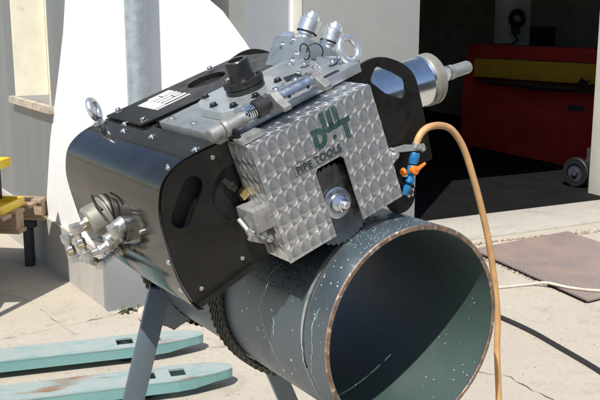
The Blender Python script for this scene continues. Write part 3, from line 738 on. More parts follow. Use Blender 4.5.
# coolant streaks
def streak(pts, w):
    bm = new(); P = []
    for i in range(len(pts)-1):
        a_, b_ = pts[i], pts[i+1]; n = max(2, int(abs(b_[0]-a_[0])/1.2))
        for k in range(n): t = k/n; P.append((a_[0]+(b_[0]-a_[0])*t, a_[1]+(b_[1]-a_[1])*t+random.uniform(-.0016, .0016)))
    P.append(pts[-1]); L = []; Q = []
    for a_, s_ in P:
        ww = w*random.uniform(.4, 1.25); L.append(bm.verts.new(onp(a_, s_-ww, RO+.0006))); Q.append(bm.verts.new(onp(a_, s_+ww, RO+.0006)))
    for i in range(len(P)-1): bm.faces.new((L[i], L[i+1], Q[i+1], Q[i]))
    return finish('coolant_streak', bm, 'streak', pipe, smooth=False)
streak([(183, .071), (192, .075), (203, .066), (214, .070), (226, .060), (238, .066)], .0014)
streak([(138, .195), (146, .19), (155, .215), (165, .212), (175, .225), (188, .20), (200, .185), (214, .165), (228, .13), (240, .12)], .0012)
streak([(160, .035), (170, .045), (182, .040), (196, .052), (210, .045), (224, .05)], .0007)
streak([(172, .185), (178, .17), (186, .175)], .0011)
streak([(206, .02), (216, .03), (228, .028), (240, .036)], .0008)
streak([(200, .12), (212, .11), (224, .10), (236, .10)], .0007)
def blobs(name, n, fn, r0, r1, mat, parent=pipe):
    bm = new()
    for _ in range(n):
        p, nr_ = fn(); r = random.uniform(r0, r1)
        rot = nr_.to_track_quat('Z', 'Y').to_matrix().to_4x4()
        bmesh.ops.create_icosphere(bm, subdivisions=1, radius=1, matrix=Matrix.Translation(p) @ rot @ Matrix.Diagonal((r*random.uniform(.6, 1.3), r, r*.3, 1)))
    return finish(name, bm, mat, parent, kind='stuff')
def outer(a0, a1, s0, s1, r=RO):
    def f():
        t = random.uniform(a0, a1); return onp(t, random.uniform(s0, s1), r), Vector((math.cos(R(t)), 0, math.sin(R(t))))
    return f
blobs('white_splashes', 34, outer(120, 245, .08, .36), .0008, .0026, 'white_spot')
blobs('coolant_droplets', 260, outer(72, 125, .008, .10), .0004, .0016, 'drop')
blobs('coolant_droplets', 20, outer(125, 170, .012, .062), .0008, .002, 'streak')
blobs('inner_droplets', 70, outer(-90, 30, .01, .4, RI), .0005, .0013, 'white_spot')
# oily swarf piled on the pipe under the machine
bm = new()
for _ in range(2600):
    t = min(160, max(98, random.gauss(128, 14))); s_ = min(.34, max(.088, random.gauss(.17, .05)))
    p = onp(t, s_, RO+random.uniform(0, .006)); r = random.uniform(.0006, .0028)
    bmesh.ops.create_icosphere(bm, subdivisions=1, radius=1, matrix=Matrix.Translation(p) @ Matrix.Rotation(random.random()*6, 4, Vector((random.random(), random.random(), .3)).normalized()) @ Matrix.Diagonal((r, r*.4, r*.35, 1)))
tag(finish('swarf_pile', bm, 'swarf', frame=FP, kind='stuff', smooth=False), 'dark oily metal chips lying on the pipe under the saw', 'metal chips')

# ============================================================ STAND
st = thing('pipe_stand', 'slate grey steel stand with splayed square legs under the pipe', 'stand', FP)
def leg(x0, z0, x1, z1, y0, y1, w, lab=None):
    bm = new(); p0, p1 = Vector((x0, y0, z0)), Vector((x1, y1, z1)); L = (p1-p0).length
    rot = (p1-p0).to_track_quat('Z', 'Y').to_matrix() @ Matrix.Rotation(R(18), 3, 'Z')
    box(bm, (p0+p1)/2, (w, w, L), rot, bev=.004); o = finish('leg', bm, 'leg_paint', st)
    bm = new(); box(bm, (x1, y1, z1-.002), (.14, .14, .008), bev=.002); finish('foot_plate', bm, 'leg_paint', o)
    return o
leg(-.183, -.080, -.432, -.972, .74, .76, .050)
leg(.085, -.20, .42, -.972, .78, .80, .050)
bm = new(); prism(bm, [[(-.192, -.070), (-.150, -.138), (-.118, -.1635), (-.135, -.172), (-.160, -.185), (-.19, -.165)]], lambda x, y, t: Vector((x, t, y)), .715, .745)
finish('saddle', bm, 'leg_paint', st)
bm = new(); box(bm, (-.06, .775, -.80), (.60, .04, .04), bev=.003); finish('cross_brace', bm, 'leg_paint', st)

# ============================================================ DRIVE CHAINS (machine parts)
mach = thing('pipe_cutting_saw', 'black and steel pipe cutting saw clamped round the top of the big pipe', 'machine', FM)
def addp(name, bm, mat, parent=mach, smooth=True, label=None, kind=None):
    o = finish(name, bm, mat, parent, smooth=smooth, kind=kind)
    if label: o['label'] = label
    return o
def make_chain(s_c, strands=4, w=.046):
    n = 78; rr = .2095
    bm = new(); torus(bm, (0, s_c, 0), (0, 1, 0), .2035, .003, seg=96, rs=6)
    ch = addp('drive_chain', bm, 'chain')
    # one link: side plates and rollers
    L = 2*math.pi*rr/n
    bm = new()
    for k in range(strands+1):
        y = -w/2+w*k/strands
        for dy in (-.0016, .0016):
            prism(bm, [arc(L, 0, .0064, -115, 115, 6)+[(L/2, .0032)]+arc(0, 0, .0064, 65, 295, 6)+[(L/2, -.0032)]], lambda x, z, t: Vector((t, y+dy, x)) if False else Vector((rr+z, y+dy+t, x)), -.0006, .0006)
    for k in range(strands):
        y0 = -w/2+w*k/strands+.002; y1 = -w/2+w*(k+1)/strands-.002
        cyl(bm, (rr, y0, 0), (rr, y1, 0), .0050, seg=8)
    me = None
    for i in range(n):
        if me is None:
            o = addp('chain_link', bm, 'chain', ch); me = o.data
        else:
            o = bpy.data.objects.new('chain_link', me); COL.objects.link(o); o.parent = ch
        t = 2*math.pi*i/n
        o.matrix_local = Matrix.Translation((0, s_c, 0)) @ Matrix.Rotation(-t, 4, 'Y')
    return ch
make_chain(.395, 4, .044)
make_chain(.775, 4, .044)

# ============================================================ MACHINE BODY
OUT = [(-.324, .212), (-.332, .268), (-.328, .336), (-.322, .378), (-.313, .405), (-.298, .429), (-.279, .443), (-.255, .4505), (-.223, .452), (-.16, .449),
       (.03, .449), (.09, .450), (.118, .457), (.15, .462), (.182, .457), (.212, .439), (.236, .414), (.247, .387), (.246, .343), (.243, .303), (.235, .222), (.20, .222), (-.198, .224)]
OUT = [tuple(p[:2]) for p in catmull([(x, y, 0) for x, y in OUT[:10]], 4)]+[tuple(p[:2]) for p in catmull([(x, y, 0) for x, y in OUT[10:21]], 4)]+OUT[21:]
slot = capsule(-.252, .404, -.289, .366, .0195, 8)
def rounded(pts, r, n=4):
    out = []; m = len(pts)
    for i in range(m):
        p, a_, b_ = Vector(pts[i]), Vector(pts[i-1]), Vector(pts[(i+1) % m])
        d0, d1 = (a_-p).normalized(), (b_-p).normalized(); ang_ = d0.angle(d1); k = min(r/math.tan(ang_/2), (a_-p).length*.45, (b_-p).length*.45)
        s0, s1 = p+d0*k, p+d1*k
        for j in range(n+1):
            t = j/n; q = s0*(1-t)**2+p*2*t*(1-t)+s1*t*t; out.append((q.x, q.y))
    return out
ear = rounded([(.145, .425), (.168, .446), (.200, .419), (.222, .395), (.2175, .372), (.205, .362), (.170, .39)], .010)
hole = circle(-.178, .358, .050, 40)
bm = new(); prism(bm, [OUT, slot, ear, hole], lambda x, y, t: m3(x, y, t), .130, .136)
o = addp('side_plate', bm, 'black_satin', smooth=False, label='front side plate with slanted slot and round opening')
for (x, y) in ((-.305, .235), (-.215, .245), (-.14, .245), (-.20, .435)):
    bm = new(); capscrew(bm, m3(x, y, .130), (0, -1, 0), .004, .003, washer=False); addp('screw', bm, 'bolt', o)
bm = new(); prism(bm, [OUT, slot, ear], lambda x, y, t: m3(x, y, t), .600, .606)
addp('side_plate', bm, 'black_satin', smooth=False, label='rear side plate with arched ear')
# folded flange under the front plate
bm = new(); prism(bm, [[(-.322, .212), (-.198, .224), (-.198, .2215), (-.322, .2095)]], lambda x, y, t: m3(x, y, t), .116, .135); addp('flange', bm, 'black_satin', smooth=False)
# inner gearbox that fills the space between the plates
bm = new(); box(bm, (-.03, .37, .335), (.27, .44, .19), bev=.012); addp('gearbox', bm, 'dark_guts')
bm = new(); box(bm, (.0, .46, .43), (.22, .20, .03), bev=.004); addp('inner_cover', bm, 'dark_guts')
for s_ in (.16, .57):
    bm = new(); cyl(bm, m3(-.10, .235, s_), m3(-.10, .235, s_+.035), .028, bev=.003, seg=32); addp('guide_roller', bm, 'black_steel')
    bm = new(); cyl(bm, m3(.13, .235, s_), m3(.13, .235, s_+.035), .028, bev=.003, seg=32); addp('guide_roller', bm, 'black_steel')
bm = new(); prism(bm, [[(-.312, .28), (-.309, .385), (-.296, .412), (-.272, .430), (-.20, .435), (-.20, .28)]], lambda x, y, t: m3(x, y, t), .150, .156); addp('slot_blackout', bm, 'dark_guts')  # black sheet added behind the slanted slot to keep it dark
# rolled black cover at the left
cov = [(-.186, .4555), (-.223, .4555), (-.255, .4535), (-.282, .4455), (-.302, .4315), (-.317, .4065), (-.3265, .379), (-.3325, .336), (-.337, .268), (-.3285, .2085), (-.314, .196)]
def thick(poly, t):
    o_ = []
    for i, p in enumerate(poly):
        a_, b_ = Vector(poly[max(i-1, 0)]), Vector(poly[min(i+1, len(poly)-1)]); e = (b_-a_).normalized(); o_.append((p[0]+e.y*t, p[1]-e.x*t))
    return o_
cs = [tuple(p[:2]) for p in catmull([(x, y, 0) for x, y in cov], 5)]
inn = [(p[0]*1.0, p[1]) for p in thick(cs, -.0022)]
bm = new(); prism(bm, [cs+inn[::-1]], lambda x, y, t: m3(x, y, t), .1315, .6045); cover = addp('rolled_cover', bm, 'black_gloss', sharp_ := True) if False else finish('rolled_cover', bm, 'black_gloss', mach, sharp=.5)
for (u_, s_) in ((-.222, .455), (-.216, .33), (-.217, .145), (-.200, .50)):
    bm = new(); domebolt(bm, m3(u_, .4552, s_), (0, 0, 1), .0055); addp('bolt', bm, 'bolt', cover)
for (u_, v_, s_) in ((-.2735, .4495, .142), (-.334, .30, .145), (-.333, .245, .145), (-.336, .30, .40)):
    bm = new(); domebolt(bm, m3(u_-.001, v_, s_), (-.95, 0, .3 if v_ > .4 else 0), .0045); addp('bolt', bm, 'bolt', cover)
# eye bolt on the cover
eb = m3(-.222, .456, .585)
bm = new(); lathe(bm, eb, (0, 0, 1), [(0, .014), (.004, .014), (.006, .009), (.014, .008)], 24)
torus(bm, eb+Vector((0, 0, .033)), (.75, -.55, .1), .0195, .0072, seg=36, rs=14); addp('eye_bolt', bm, 'bright_fitting')
# dark top panel with oval hole and label
PAN = [(-.198, .415), (.155, .375), (.155, .50), (.13, .585), (-.198, .602)]
ell = [(.006+.043*math.cos(R(t)), .512+.040*math.sin(R(t))) for t in range(0, 360, 10)]
bm = new(); prism(bm, [PAN, ell], lambda x, y, t: Vector((x, y, t)), .458, .462); pan = addp('top_panel', bm, 'black_satin', smooth=False)
bm = new(); box(bm, (-.02, .497, .448), (.34, .20, .006)); addp('inner_shelf', bm, 'dark_guts')
bm = new(); prism(bm, [[(-.17, .40), (.15, .37), (.15, .376), (-.17, .406)]], lambda x, y, t: Vector((x, y, t)), .43, .458); addp('panel_edge', bm, 'black_satin', pan, smooth=False)
# label: white blocks with gaps
bm = new()
for (x0, y0, w, h) in ((-.140, .475, .026, .085), (-.112, .520, .052, .012), (-.112, .500, .030, .012), (-.078, .500, .016, .012), (-.112, .480, .052, .011), (-.112, .540, .020, .018), (-.088, .540, .028, .018), (-.112, .562, .052, .006), (-.140, .462, .080, .005)):
    box(bm, (x0+w/2, y0+h/2, .4625), (w, h, .001))
addp('type_label', bm, 'label_white', pan)
for (x, y) in ((-.175, .585), (.05, .575), (-.184, .43)):
    bm = new(); capscrew(bm, Vector((x, y, .462)), (0, 0, 1), .006, .008); addp('screw', bm, 'bolt', pan)

# steel top plate
bm = new(); box(bm, (-.030, .232, .462), (.312, .232, .018), bev=.0015); tp = addp('top_plate', bm, 'plate_steel')
for (x, y) in ((-.172, .318), (-.172, .225), (.085, .20), (.055, .215), (.088, .295)):
    bm = new(); capscrew(bm, Vector((x, y, .471)), (0, 0, 1), .0068, .006); addp('screw', bm, 'bolt', tp)
bm = new(); box(bm, (.055, .1275, .4712), (.060, .012, .0016)); addp('slit_shade', bm, 'dark_guts', tp)  # black strip laid on the plate, the shade of a slit as colour
bm = new(); prism(bm, [[(.02, .205), (.050, .195), (.062, .225), (.035, .24)]], lambda x, y, t: Vector((x, y, t)), .471, .4722); addp('recess_shade', bm, 'dark_guts', tp)  # black patch on the surface, recess shade put in as colour
# raised bearing block with clipped corners
RB = [(-.142, .165), (-.128, .145), (-.03, .145), (-.008, .16), (.004, .20), (.004, .29), (-.01, .305), (-.10, .305), (-.125, .285), (-.142, .245)]
bm = new(); prism(bm, [RB], lambda x, y, t: Vector((x, y, t)), .471, .489); rb = addp('bearing_block', bm, 'alu', smooth=False)
bv = rb.modifiers.new('bevel', 'BEVEL'); bv.width = .002; bv.segments = 2
for (x, y) in ((-.128, .215), (-.118, .158), (-.075, .152), (-.012, .175), (-.03, .295), (-.105, .29)):
    bm = new(); lathe(bm, Vector((x, y, .4892)), (0, 0, 1), [(0, .0085), (.0008, .0085)], 20)
    lathe(bm, Vector((x, y, .4892)), (0, 0, 1), [(0, .0062), (.005, .0062), (.006, .0052)], 16); addp('screw', bm, 'dark_bolt', rb)
# black spindle socket
sc = m3(-.056, .489, .218)
bm = new(); lathe(bm, sc, (0, 0, 1), [(0, .036), (.009, .036), (.011, .034), (.011, .037), (.014, .0375), (.022, .0375), (.024, .034), (.024, .025), (.030, .0225), (.055, .0225), (.057, .021), (.057, .0145), (.045, .014), (.045, 0)], 36, cap=False)
so = addp('spindle_socket', bm, 'black_steel')
for k in range(6):
    q = R(60*k+20); bm = new(); capscrew(bm, sc+Vector((.030*math.cos(q), .030*math.sin(q), .024)), (0, 0, 1), .0035, .003, washer=False); addp('screw', bm, 'dark_bolt', so)
bm = new(); lathe(bm, sc+Vector((-.026, .0, .030)), (-1, 0, 0), [(0, .004), (.006, .004)], 12); addp('grub_screw', bm, 'bolt', so)

# ---- clamp spindle along the front edge of the top plate
s0, v0 = .094, .486
bm = new(); lathe(bm, m3(-.206, v0-.006, s0), (1, 0, .04), [(0, .011), (.002, .0135), (.024, .0135), (.026, .010)], 20); addp('spindle_cap', bm, 'grey_steel')
bm = new(); lathe(bm, m3(-.180, v0-.005, s0), (1, 0, .04), [(0, .013), (.003, .015), (.008, .015), (.010, .0115), (.044, .0115)], 24); addp('spindle_rod', bm, 'grey_steel')
bm = new(); tube(bm, [m3(-.138+.024*i/96, v0, s0)+Vector((0, .0105*math.cos(i*2*math.pi/16), .0105*math.sin(i*2*math.pi/16))) for i in range(97)], .0014, 6, smooth=False); addp('spring', bm, 'chrome')
bm = new(); cyl(bm, m3(-.14, v0, s0), m3(-.11, v0, s0), .0065); addp('spindle_core', bm, 'black_steel')
bm = new(); lathe(bm, m3(-.114, v0, s0), (1, 0, 0), [(0, .014), (.002, .0165), (.021, .0165), (.023, .013), (.023, .009), (.034, .009)], 28); addp('collar', bm, 'black_rubber')
bm = new(); prism(bm, [[(.060, -.013), (.082, -.013), (.118, -.013), (.118, .008), (.098, .018), (.082, .016), (.070, .004), (.052, -.006), (.052, -.013)]], lambda y, z, t: Vector((t, y, v0+z)), -.083, -.068); addp('clamp_jaw', bm, 'grey_steel', smooth=False)
bm = new(); prism(bm, [[(.060, -.013), (.082, -.013), (.118, -.013), (.118, .008), (.098, .018), (.082, .016), (.070, .004), (.052, -.006), (.052, -.013)]], lambda y, z, t: Vector((t, y, v0+z)), .004, .018); addp('clamp_jaw', bm, 'grey_steel', smooth=False)
bm = new(); cyl(bm, m3(-.068, v0+.001, .092), m3(.004, v0+.001, .092), .0135, seg=32); box(bm, m3(-.032, v0-.004, .102), (.072, .018, .020)); bar = addp('clamp_bar', bm, 'steel')
for x in (-.052, -.012):
    bm = new(); lathe(bm, m3(x, v0-.001, .0788), (0, -1, -.1), [(0, .003), (.0012, .003)], 12); addp('hole', bm, 'dark_guts', bar)  # black discs on the bar, the shade of holes as colour
for x, s_ in ((-.083, .118), (-.048, .125), (-.005, .125)):
    bm = new(); domebolt(bm, m3(x, v0+.004, s_), (0, 0, 1), .0075); addp('bolt', bm, 'bolt')
    
bm = new(); box(bm, m3(-.148, .4555, .078), (.046, .030, .010), Matrix.Rotation(R(0), 3, 'Z'), bev=.0015); addp('latch_lug', bm, 'grey_steel')
bm = new(); box(bm, m3(-.165, .463, .094), (.008, .034, .022), bev=.001); addp('latch_lug', bm, 'dark_bolt')

# ---- valve block, turned 43 degrees
rt = Matrix.Rotation(R(43), 3, 'Y'); e1 = Vector((math.cos(R(-43)), 0, math.sin(R(-43)))); e2 = Vector((math.sin(R(43)), 0, math.cos(R(43))))
corner = Vector((.099, .30, .462)); W1, H1, D1 = .105, .064, .115
bm = new(); ctr = corner+e1*W1/2+e2*H1/2+Vector((0, D1/2, 0)); box(bm, ctr, (W1, D1, H1), rt, bev=.0015); vb = addp('valve_block', bm, 'plate_steel')
for (z_, y_) in ((.012, .018), (.026, .012), (.044, .075), (.055, .04)):
    bm = new(); domebolt(bm, corner+e2*z_+Vector((0, y_, 0)), -e1, .0058); addp('bolt', bm, 'bolt', vb)
bm = new(); box(bm, corner+e2*(H1+.006)+e1*.02+Vector((0, .08, 0)), (.03, .04, .012), rt, bev=.002); addp('cap_plate', bm, 'bright_fitting', vb)
for (x1, y1, sc_) in ((.030, .048, 1.0), (.085, .040, 1.0)):
    p = corner+e1*x1+e2*H1+Vector((0, y1, 0))
    bm = new(); lathe(bm, p, e2, [(0, .013), (.014, .013), (.014, .0175), (.020, .0175), (.020, .0215), (.044, .0225), (.046, .019), (.048, .017), (.056, .016), (.057, .010), (.062, .009), (.062, 0)], 32, cap=False); ff = addp('pneumatic_fitting', bm, 'bright_fitting', vb)
    bm = new(); torus(bm, p+e2*.020, e2, .0195, .0022, seg=32, rs=8); addp('seal_ring', bm, 'black_rubber', ff)
bm = new(); p = corner+e1*.058+e2*H1+Vector((0, .02, 0)); lathe(bm, p, e2, [(0, .008), (.012, .008), (.013, .006), (.016, .006)], 6); addp('plug', bm, 'bolt', vb)
# thin wire rings
for c_, ax_ in ((m3(.110, .492, .262), (.5, -1, .1)), (m3(.124, .487, .250), (-.4, -1, .3))):
    bm = new(); torus(bm, c_, ax_, .0155, .0014, a0=0, a1=300, seg=26, rs=6); addp('wire_ring', bm, 'dark_bolt')
bm = new(); box(bm, m3(.135, .462, .20), (.06, .06, .022), Matrix.Rotation(R(20), 3, 'Y'), bev=.003); addp('mount_block', bm, 'steel')
for q in ((.105, .476, .17), (.118, .474, .155), (.128, .474, .18), (.09, .474, .245)):
    bm = new(); domebolt(bm, m3(*q), (0, 0, 1), .0062); addp('bolt', bm, 'bolt')
# right hand lifting ring
bm = new(); lathe(bm, m3(.121, .462, .15), (.25, 0, 1), [(0, .013), (.008, .013), (.010, .009), (.016, .008)], 24)
torus(bm, m3(.135, .490, .152), (.25, -1, .25), .0225, .0062, seg=40, rs=14); addp('lifting_ring', bm, 'bright_fitting')

# ---- right hand motor, axis along the machine, behind the ear
ma = Vector((1, 0, -.17)).normalized(); mp = m3(.112, .364, .27)
bm = new(); lathe(bm, mp, ma, [(0, .035), (0, .050), (.04, .052), (.250, .052), (.252, .050), (.255, .053)], 48); mot = addp('drive_motor', bm, 'satin_chrome')
bm = new(); lathe(bm, mp+ma*.255, ma, [(0, .045), (0, .0535), (.003, .0555), (.008, .0555), (.009, .0540), (.014, .0540), (.015, .0555), (.024, .0555), (.028, .052), (.028, .030), (.036, .026), (.052, .024)], 48); addp('end_collar', bm, 'collar', mot)
bm = new(); lathe(bm, mp+ma*.296, ma, [(0, .012), (.010, .012), (.010, .019), (.022, .019), (.022, .014), (.030, .014)], 6); addp('inlet_nut', bm, 'bright_fitting', mot)
bm = new(); lathe(bm, mp+ma*.320, ma, [(0, .009), (.012, .010), (.012, .016), (.020, .016), (.020, .0145), (.064, .0145), (.070, .012), (.072, .006)], 24); sl = addp('inlet_sleeve', bm, 'clear', mot)
bm = new(); lathe(bm, mp+ma*.345, ma, [(0, .0085), (.042, .0085)], 16); addp('inlet_core', bm, 'grey_steel', mot)
bm = new(); lathe(bm, mp+ma*.312+Vector((0, 0, .014)), (-.3, 0, 1), [(0, .006), (.012, .006), (.012, .008), (.018, .007)], 12); addp('bleed_valve', bm, 'bright_fitting', mot)

# ---- left hand motor with elbow fittings, sticking out of the rolled cover
la = Vector((-1, 0, -.05)).normalized(); lp = m3(-.315, .342, .40)
bm = new(); lathe(bm, lp, la, [(0, .036), (.022, .036), (.024, .034), (.026, .0315), (.056, .0315), (.060, .028), (.060, 0)], 40); lm = addp('air_motor', bm, 'collar')
bm = new(); torus(bm, lp+la*.018, la, .0368, .0014, seg=40, rs=6); addp('seal_ring', bm, 'black_rubber', lm)
def lfit(pts, r, body=.0092, mat='matte_nickel', ends=True):
    bm = new(); P = [m3(*p) for p in pts]
    for i in range(len(P)-1): cyl(bm, P[i], P[i+1], r, seg=20, bev=.001)
    for p in P[1:-1]: box(bm, p, (body*2, body*1.9, body*2), Matrix.Rotation(R(8), 3, 'Y'), bev=.0022)
    o = addp('elbow_fitting', bm, mat, lm)
    if ends:
        for i, j in ((0, 1), (-1, -2)):
            q = (P[j]-P[i]).normalized(); bm = new(); lathe(bm, P[i]+q*.001, q, [(0, r*1.2), (.001, r*1.42), (.0075, r*1.42), (.0085, r*1.2)], 6); addp('nut', bm, 'steel' if i else 'dull_brass', o)
    return o
lfit([(-.372, .350, .385), (-.402, .347, .385), (-.404, .316, .385)], .0068)
lfit([(-.404, .318, .385), (-.404, .290, .385), (-.372, .287, .385)], .0068)
lfit([(-.372, .330, .420), (-.418, .326, .420), (-.419, .300, .420)], .0062, .0085)
lfit([(-.419, .303, .420), (-.419, .284, .420), (-.394, .268, .410)], .0062, .0085)
lfit([(-.396, .272, .395), (-.385, .257, .395), (-.352, .262, .395)], .0062, .0082)
for (p, q, r, mt) in (((-.376, .287, .385), (-.318, .290, .385), .0098, 'matte_nickel'), ((-.368, .309, .352), (-.322, .311, .352), .0130, 'matte_nickel'), ((-.352, .262, .395), (-.322, .266, .395), .0085, 'matte_nickel'), ((-.360, .289, .385), (-.352, .2895, .385), .0125, 'dull_brass'), ((-.345, .308, .352), (-.338, .3085, .352), .0150, 'steel'), ((-.342, .2635, .395), (-.336, .264, .395), .0115, 'dull_brass')):
    bm = new(); cyl(bm, m3(*p), m3(*q), r, seg=20, bev=.0012); addp('fitting_tube', bm, mt, lm)
bm = new(); tube(bm, [m3(-.345, .384, .40), m3(-.352, .378, .372), m3(-.350, .366, .352)], .0028, 8); addp('cable_tie', bm, 'black_rubber', lm)
bm = new(); cyl(bm, m3(-.325, .335, .325), m3(-.350, .330, .325), .015, seg=24, bev=.003); box(bm, m3(-.352, .329, .325), (.020, .028, .026), bev=.005); addp('hose_socket', bm, 'matte_nickel', lm)

# ---- engine-turned blade guard box
x0, x1, v0b, v1b, sf, sb = -.167, .090, .228, .449, .050, .128
sl_ = [(-.066, v0b), (-.066, .350), (-.060, .357), (-.010, .357), (-.004, .350), (-.004, v0b)]
outl = [(x0, v0b)]+[(x0, v1b-.003), (x0+.003, v1b), (x1-.003, v1b), (x1, v1b-.003), (x1, v0b)]+sl_[::-1]
bm = new(); prism(bm, [outl], lambda x, y, t: m3(x, y, t), sf, sf+.0025); gp = addp('guard_plate', bm, 'turned_front', smooth=False)
bm = new(); box(bm, ((x0+x1)/2, (sf+sb)/2+.0015, v1b-.0012), (x1-x0-.004, sb-sf-.003, .0024)); addp('guard_top', bm, 'turned_top')
bm = new(); box(bm, (x0+.0012, (sf+sb)/2+.0015, (v0b+v1b)/2), (.0024, sb-sf-.003, v1b-v0b-.004)); addp('guard_side', bm, 'turned_side')
bm = new(); box(bm, (x1-.0012, (sf+sb)/2+.0015, (v0b+v1b)/2), (.0024, sb-sf-.003, v1b-v0b-.004)); addp('guard_side', bm, 'turned_side')
bm = new(); box(bm, (-.036, .118, .345), (.235, .006, .19)); addp('inner_cover', bm, 'dark_guts')
# saw blade with hooked teeth
bc = m3(-.036, .272, .0682); nt = 40; prof = []
for k in range(nt):
    for f, r in ((0, .0745), (.12, .0743), (.45, .0728), (.70, .0712), (.86, .0704), (.97, .0715)):
        q = 2*math.pi*(k+f)/nt; prof.append((bc.x+r*math.cos(q), bc.z+r*math.sin(q)))
bm = new(); prism(bm, [prof], lambda x, y, t: m3(x, y, t), 0.0680, .0708); bl = addp('saw_blade', bm, 'blade', smooth=False)
bm = new(); lathe(bm, m3(-.036, .276, .0668), (0, -1, 0), [(0, .0285), (.004, .0285), (.005, .027), (.005, .018), (.010, .017), (.011, .0165)], 36); addp('blade_flange', bm, 'steel', bl)
bm = new(); lathe(bm, m3(-.036, .276, .056), (0, -1, 0), [(0, .0165), (.0025, .0165), (.0025, .0135), (.014, .0135), (.0155, .0115)], 6); addp('hex_nut', bm, 'chrome', bl)
bm = new(); lathe(bm, m3(-.036, .276, .0415), (0, -1, 0), [(0, .0075), (.006, .0072), (.008, .005)], 20); addp('spindle_end', bm, 'bright_fitting', bl)

# ---- printed letters on the guard
def ribbon(bm, pts, w, s_=.0494, t=.0003):
    P = [Vector(p) for p in pts]; L = []; Q = []
    for i, p in enumerate(P):
        if i == 0: e = (P[1]-P[0]).normalized(); nn = Vector((-e.y, e.x)); k = 1
        elif i == len(P)-1: e = (P[i]-P[i-1]).normalized(); nn = Vector((-e.y, e.x)); k = 1
        else:
            e0, e1_ = (P[i]-P[i-1]).normalized(), (P[i+1]-P[i]).normalized(); nn = (Vector((-e0.y, e0.x))+Vector((-e1_.y, e1_.x))).normalized(); k = 1/max(.35, nn.dot(Vector((-e0.y, e0.x))))
        L.append(p+nn*w/2*k); Q.append(p-nn*w/2*k)
    for i in range(len(P)-1):
        q = (L[i], L[i+1], Q[i+1], Q[i]); A_ = [bm.verts.new(m3(v.x, v.y, s_)) for v in q]; bm.faces.new(A_)
def offset(pts, dd):
    P = [Vector(p) for p in pts]; out = []
    for i, p in enumerate(P):
        if i == 0: e = (P[1]-P[0]).normalized(); nn = Vector((-e.y, e.x)); k = 1
        elif i == len(P)-1: e = (P[i]-P[i-1]).normalized(); nn = Vector((-e.y, e.x)); k = 1
        else:
            e0, e1_ = (P[i]-P[i-1]).normalized(), (P[i+1]-P[i]).normalized(); nn = (Vector((-e0.y, e0.x))+Vector((-e1_.y, e1_.x))).normalized(); k = 1/max(.35, nn.dot(Vector((-e0.y, e0.x))))
        out.append(tuple(p+nn*dd*k))
    return out
def letter(strokes, name='printed_letter'):
    bm = new()
    for s_ in strokes:
        for dd in (-.0034, 0, .0034): ribbon(bm, offset(s_, dd), .0023)
    o = finish(name, bm, 'print', gp, smooth=False); return o
# D
dx, dy = -.0500, .386; hh, ww = .036, .024
letter([[(dx+.004, dy+.004), (dx+.004, dy+hh-.004)]+arc(dx+.0085, dy+hh/2, hh/2-.004, 88, -88, 14)+[(dx+.0035, dy+.004)]])
# W
wx, wy = -.0215, .4075
letter([[(wx, wy+.036), (wx, wy+.010)]+arc(wx+.0068, wy+.009, .0068, 190, 345, 8)+[(wx+.0136, wy+.013), (wx+.0136, wy+.036)], [(wx+.0136, wy+.013)]+arc(wx+.0204, wy+.009, .0068, 190, 345, 8)+[(wx+.0272, wy+.012), (wx+.0272, wy+.036)]])
# T
tx, ty = .0060, .3785
letter([[(tx, ty+.033), (tx+.025, ty+.033)], [(tx+.0125, ty+.0285), (tx+.0125, ty)]])
def text(body, size, u_, v_, rot=0, bold=.0004, mat='print_black', sx=1.0):
    cu = bpy.data.curves.new('text', 'FONT'); cu.body = body; cu.size = size; cu.offset = bold; cu.space_character = 1.08
    o = bpy.data.objects.new('text', cu); COL.objects.link(o); dg = bpy.context.evaluated_depsgraph_get()
    me = bpy.data.meshes.new_from_object(o.evaluated_get(dg)); bpy.data.objects.remove(o)
    for v in me.vertices: x, y = v.co.x*sx, v.co.y; v.co = m3(u_+x*math.cos(rot)-y*math.sin(rot), v_+x*math.sin(rot)+y*math.cos(rot), .0493)
    me.name = 'printed_text'; me.materials.clear(); me.materials.append(M[mat]); o = bpy.data.objects.new('printed_text', me); COL.objects.link(o); o.parent = gp
    return o
text('PIPE TOOLS', .0185, -.100, .3655, bold=.0005, sx=.93)
text('®', .009, -.012, .390)
bm = new(); ribbon(bm, [(-.104, .3835), (-.104, .3625), (-.002, .3625)], .0008); ribbon(bm, [(-.104, .3835), (-.052, .3835)], .0008); finish('printed_frame', bm, 'print_black', gp, smooth=False)

# ---- shaft opening with clevis block at the left of the guard
bm = new(); cyl(bm, m3(-.178, .358, .137), m3(-.178, .358, .20), .049, seg=40); addp('bearing_pocket', bm, 'dark_guts')
bm = new(); box(bm, m3(-.170, .318, .092), (.055, .058, .040), Matrix.Rotation(R(4), 3, 'Y'), bev=.002); cl = addp('clevis_block', bm, 'grey_steel')
bm = new(); lathe(bm, m3(-.198, .392, .126), (.5, -.35, -1), [(0, .0065), (.012, .0065), (.012, .0085), (.018, .0085), (.018, .007), (.028, .006)], 16); addp('cable_gland', bm, 'black_steel')
bm = new(); box(bm, m3(-.170, .356, .12), (.026, .014, .016), Matrix.Rotation(R(-20), 3, 'Y'), bev=.002); addp('bronze_nut', bm, 'brass')
bm = new(); cyl(bm, m3(-.204, .322, .108), m3(-.203, .304, .090), .0045, seg=16, bev=.0008); box(bm, m3(-.202, .300, .088), (.012, .010, .012), bev=.002); cyl(bm, m3(-.200, .299, .086), m3(-.182, .283, .076), .004, seg=16); addp('link_rod', bm, 'matte_nickel')
bm = new(); box(bm, m3(-.192, .287, .084), (.034, .010, .020), Matrix.Rotation(R(38), 3, 'Y'), bev=.002); addp('link_plate', bm, 'grey_steel')
